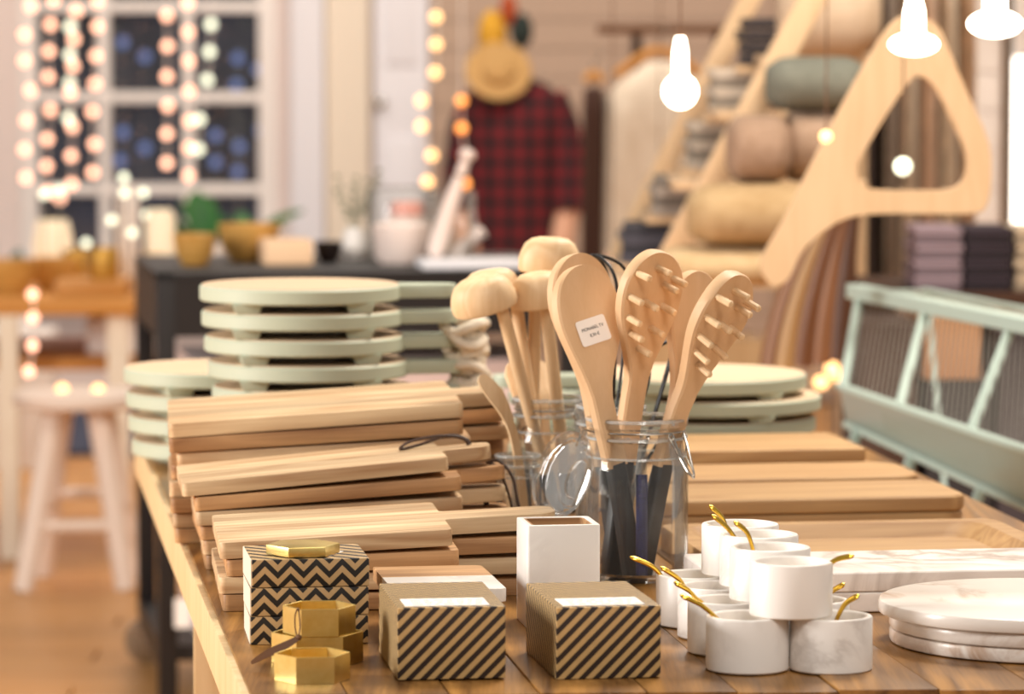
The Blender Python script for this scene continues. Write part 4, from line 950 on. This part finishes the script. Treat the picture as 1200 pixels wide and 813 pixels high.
# ---------------- wooden triangle frame ----------------
AD = 6.0
def tri(pts): return [(Vector(atD(860 + x / 2.391, y / 2.391, AD))) for x, y in pts]
outer = tri([(440, 70), (330, 250), (225, 450), (140, 620), (80, 725), (84, 775), (115, 803), (155, 780), (190, 710), (245, 655), (320, 612), (420, 600), (560, 600), (680, 598), (712, 570), (722, 500), (715, 400), (660, 270), (600, 130), (570, 70), (510, 45)])
inner = tri([(497, 225), (430, 320), (365, 430), (347, 475), (360, 515), (395, 532), (500, 535), (600, 532), (645, 505), (652, 430), (600, 310), (560, 240), (525, 215)])
def ringmesh(outer, inner, dep, name, mat, parent, o0):
    bm = bmesh.new()
    def loop(L):
        vs = [bm.verts.new(q - o0) for q in L]; return [bm.edges.new((vs[i], vs[(i + 1) % len(vs)])) for i in range(len(vs))]
    ed = loop(spl_closed(outer)) + loop(spl_closed(inner)); r = bmesh.ops.triangle_fill(bm, use_beauty=True, use_dissolve=False, edges=ed)
    fs = [g for g in bm.faces]; ex = bmesh.ops.extrude_face_region(bm, geom=fs)
    bmesh.ops.translate(bm, vec=(0, dep, 0), verts=[g for g in ex['geom'] if isinstance(g, bmesh.types.BMVert)])
    bmesh.ops.recalc_face_normals(bm, faces=bm.faces)
    bmesh.ops.bevel(bm, geom=[e for e in bm.edges if len(e.link_faces) == 2 and e.calc_face_angle(0) > .9], offset=.006, segments=2, affect='EDGES', clamp_overlap=True)
    me = bpy.data.meshes.new(name); bm.to_mesh(me); bm.free()
    for p in me.polygons: p.use_smooth = True
    me.set_sharp_from_angle(angle=R(40)); me.materials.append(mat); return obj(name, me, parent)
def spl_closed(P):
    Q = [P[-1]] + list(P) + [P[0], P[1]]; out = []
    for i in range(1, len(Q) - 2):
        a, b, c, d = Q[i - 1], Q[i], Q[i + 1], Q[i + 2]
        for k in range(3):
            t = k / 3; out.append(.5 * ((2 * b) + (c - a) * t + (2 * a - 5 * b + 4 * c - d) * t * t + (3 * b - a - 3 * c + d) * t ** 3))
    return out
tc_ = atD(1075, 60, AD); tf = thing('wooden_triangle_frame', 'large pale wooden triangle frame with one long leg, hanging by a cord', 'frame', tc_)
ringmesh(outer, inner, .035, 'frame', M['beam'], tf, Vector(tc_))
q0 = atD(1078, 24, AD) - Vector(tc_) + Vector((0, .018, 0)); MB().tube([q0, q0 + Vector((0, 0, 1.2))], .004, 6).build('cord', M['offwhite'], tf)
# brown hanging straps
for i, (x0, x1, cb) in enumerate(((893, 905, '80583a'), (912, 930, 'b08a5a'), (935, 956, '74492a'), (960, 980, '8f6240'), (985, 1010, '553521'))):
    a, D = atD(968 + 11 * i, 240, 6.6), 6.6; s = D / F; drop = (968 + 11 * i - (x0 + x1) / 2)
    o = thing('leather_apron', f'brown leather apron hanging under the wooden triangle, {["leftmost", "second from left", "middle", "fourth from left", "rightmost"][i]}', 'apron', (a.x, D + .055 * i, a.z), (0, 0, 0), 'hanging brown aprons')
    w = (x1 - x0 + 8) * s / 2; rings = []
    for k in range(9):
        t = k / 8; cx = -drop * s * min(1, 1.7 * t - .7 * t * t); rings.append([(cx + w * cos(2 * pi * j / 12) * (.7 + .3 * t), (.016 + .008 * cos(2 * pi * j / 12)) * sin(2 * pi * j / 12), -.27 * t) for j in range(12)])
    MB().loft(rings).build('leather', plain('leather_' + cb, cb, .5), o, smooth=60)
    MB().tube([(0, 0, -.01), (0, 0, .06)], .004, 6).build('strap', M['tan_leather'], o)
rl = thing('hanging_rail', 'wooden rail from which the brown aprons hang', 'rail', atD(985, 222, 6.66)); MB().tube([(-.03, -.06, 0), (.05, .16, 0)], .01, 8).build('rail', M['beam'], rl)
MB().tube([(.03, .18, .0), (.03, .18, -rl.location.z)], .012, 8).build('post', M['leather'], rl); MB().tube([(.03, 0, 0), (.03, .18, 0)], .01, 8).build('arm', M['leather'], rl)
# garments on the right
cols = [(1012, '4a3b34', 'dark brown'), (1040, 'b09a86', 'grey brown'), (1062, 'ead3b8', 'beige'), (1085, 'e2c2a6', 'pink beige'), (1108, 'efdcc2', 'pale beige'), (1130, 'd8b494', 'tan')]
for i, (px, cb, n) in enumerate(cols):
    garment('hanging_garment', f'{n} garment hanging on the right rail behind the wooden triangle', 'garment', px, -30, 345, 11.5, 8.6, noisy('cloth_' + cb, cb, ''.join('%02x' % int(int(cb[j:j + 2], 16) * .85) for j in (0, 2, 4)), 30, .95), 'garments on the right rail', slope=.6, waves=5, dep=.16)
gr = thing('garment_rail', 'metal rail with garments behind the wooden triangle', 'clothes rack', (atD(1070, 0, 8.65).x, 8.65, 0)); zg = atD(0, -30, 8.6).z + .088
MB().tube([(-.15, 0, zg), (.2, 0, zg)], .012, 8).build('rail', M['wire'], gr)
for x in (-.15, .2): MB().tube([(x, 0, 0), (x, 0, zg)], .012, 8).build('post', M['wire'], gr)
# tiled wall and lamp on the far right
wr = struct(thing('wall_right', None, None, (atD(1128, 0, 11).x, 11, 0))); MB().box((.5, .1, 1.5), (1.0, .16, 3.0)).build('panel', M['wall'], wr)
M['tile'] = plain('white_glazed_tile', 'efe4da', .25)
for r_ in range(7, 21):
    for c_ in range(3): MB().box((.053 + .105 * c_, .015, .053 + .105 * r_), (.1, .02, .1)).build('tile', M['tile'], wr, .002, 1)
lc = atD(1195, 170, 10.7); lo = thing('tube_lamp', 'tall upright white light tube at the right edge', 'lamp', (lc.x, 10.7, lc.z)); MB().tube([(0, 0, -.23), (0, 0, .23)], .02, 12).build('tube', glow('white_tube', 'fff4e6', 3.0), lo)
for z in (-.24, .24): MB().tube([(0, 0, z - .012), (0, 0, z + .012)], .024, 12).build('end_cap', M['white'], lo)
MB().box((0, .1, 0), (.02, .2, .02)).build('bracket', M['white'], lo)
# table with folded textiles
tz = atD(0, 340, 7.4).z; ta = thing('textile_table', 'dark table on the right carrying the folded textile piles', 'table', (atD(1140, 0, 7.5).x, 7.5, 0))
M['darkwood'] = wood('dark_brown_wood', '5a3a26', '3a2417', 0, .6)
MB().box((.05, .1, tz - .015), (.5, .5, .03)).build('tabletop', M['darkwood'], ta, .003); MB().box((.05, .1, .3), (.46, .46, .02)).build('shelf', M['darkwood'], ta)
for x in (-.17, .27):
    for y in (-.12, .32): MB().box((x, y, (tz - .03) / 2), (.04, .04, tz - .03)).build('leg', M['darkwood'], ta)
for x0, x1, cb, nm in ((1068, 1124, '9c8890', 'mauve grey'), (1127, 1182, '3a3038', 'dark aubergine'), (1185, 1240, 'd2bfa4', 'cream')):
    a, b = atD(x0, 340, 7.42), atD(x1, 266, 7.42); n = 8; h = (b.z - a.z) / n; m1 = plain('textile_' + cb, cb, .95); m2 = plain('textile2_' + cb, ''.join('%02x' % int(int(cb[j:j + 2], 16) * .8) for j in (0, 2, 4)), .95)
    for k in range(n):
        o = thing('folded_textile', f'{nm} folded textile on the right table, {["lowest", "second from below", "third from below", "fourth from below", "fifth from below", "sixth from below", "second from top", "topmost"][k]} of its pile', 'textile', ((a.x + b.x) / 2, 7.46, tz + .0003 + h * k), (0, 0, R((k * 7 % 3 - 1) * 1.2)), f'{nm} textiles')
        MB().box((0, 0, h * .47), (b.x - a.x, .2, h * .93)).build('cloth', m1 if k % 2 else m2, o, h * .3, 2)
for i, (x0, y0, x1, y1, cb, lab) in enumerate(((1010, 380, 1075, 560, '4a3428', 'dark brown storage crate under the textile table'), (1082, 372, 1150, 445, 'c79c76', 'tan box seen through the mint wire cage'), (1085, 446, 1165, 620, '2b2526', 'black crate behind the mint wire cage'), (1168, 390, 1240, 640, '3c3336', 'charcoal crate at the right behind the cage'))):
    D = 6.9; a, b = atD(x0, y1, D), atD(x1, y0, D)
    zb = 0 if i != 1 else atD(0, 446, D).z + .002
    o = tag(MB().box(((a.x + b.x) / 2, D + .14, (zb + b.z) / 2), (b.x - a.x, .28, b.z - zb)).build('storage_crate' if i != 1 else 'tan_box', plain('crate_' + cb, cb, .8), None, .004), lab, 'crate' if i != 1 else 'box')
# mint cage
M['darkwire'] = plain('dull_grey_wire', '77736c', .5, .6)
M['mint'] = plain('mint_white_metal', 'a9bab0', .45); M['mintglass'] = plain('mint_enamel_panel', '87958c', .3)
ca = thing('mint_wire_cage', 'mint painted metal wire cage with slanted posts right of the table', 'cage', atD(1100, 480, 5.7)); o0 = Vector(ca.location)
t0, t1 = atD(1002, 341, 6.25) - o0, atD(1240, 388, 5.45) - o0
m0, m1_ = atD(984, 452, 6.0) - o0, atD(1240, 540, 5.2) - o0
b0_, b1_ = atD(992, 497, 6.05) - o0, atD(1240, 612, 5.28) - o0
def bar(p, q, w, d, name, mat):
    Mx = frame(q - p, (0, 1, 0), p); L = (q - p).length; return MB().box((0, 0, L / 2), (w, d, L), Mx).build(name, mat, ca, .002, 1)
bar(t0, t1, .022, .03, 'top_rail', M['mint']); bar(m0, m1_, .01, .014, 'middle_rail', M['mint']); bar(b0_, b1_, .01, .014, 'lower_rail', M['mint'])
MB().loft([[m0, m0 + Vector((0, .006, 0)), b0_ + Vector((0, .006, 0)), b0_], [m1_, m1_ + Vector((0, .006, 0)), b1_ + Vector((0, .006, 0)), b1_]]).build('side_panel', M['mintglass'], ca)
for k in (.03, .385, .80):
    p, q = t0.lerp(t1, k), m0.lerp(m1_, k * .8 - .005); bar(q, p, .013, .013, 'slanted_post', M['mint'])
    q2 = b0_.lerp(b1_, k * .8 + .03); r2 = q2 + (q - p).normalized() * .28; bar(r2, q2, .014, .014, 'lower_post', M['mint'])
for k in range(40):
    f = .045 + k * .0238
    if f < .99: MB().tube([t0.lerp(t1, f), m0.lerp(m1_, f - .015)], .0011, 5).build('wire', M['darkwire'], ca)
g0, g1 = b0_ + (m0 - t0).normalized() * .28, b1_ + (m1_ - t1).normalized() * .28
bar(g0, g1, .014, .014, 'bottom_rail', M['mint'])
bk = Vector((.14, .34, -.022)); bl = Vector((.2, .4, 0))
bar(t0 + bk, t1 + bk, .010, .012, 'back_top_rail', M['mint']); bar(g0 + bl, g1 + bl, .014, .014, 'back_bottom_rail', M['mint'])
for k in (.02, .98):
    bar(t0.lerp(t1, k), t0.lerp(t1, k) + bk, .007, .007, 'cross_bar', M['mint']); bar(g0.lerp(g1, k), g0.lerp(g1, k) + bl, .014, .014, 'cross_bar', M['mint'])
    bar(g0.lerp(g1, k) + bl, t0.lerp(t1, k) + bk, .007, .007, 'back_post', M['mint'])
    for dv in (Vector((0, 0, 0)), bl):
        q = g0.lerp(g1, k) + dv; MB().tube([q, Vector((q.x, q.y, -o0.z))], .012, 8).build('leg', M['mint'], ca)
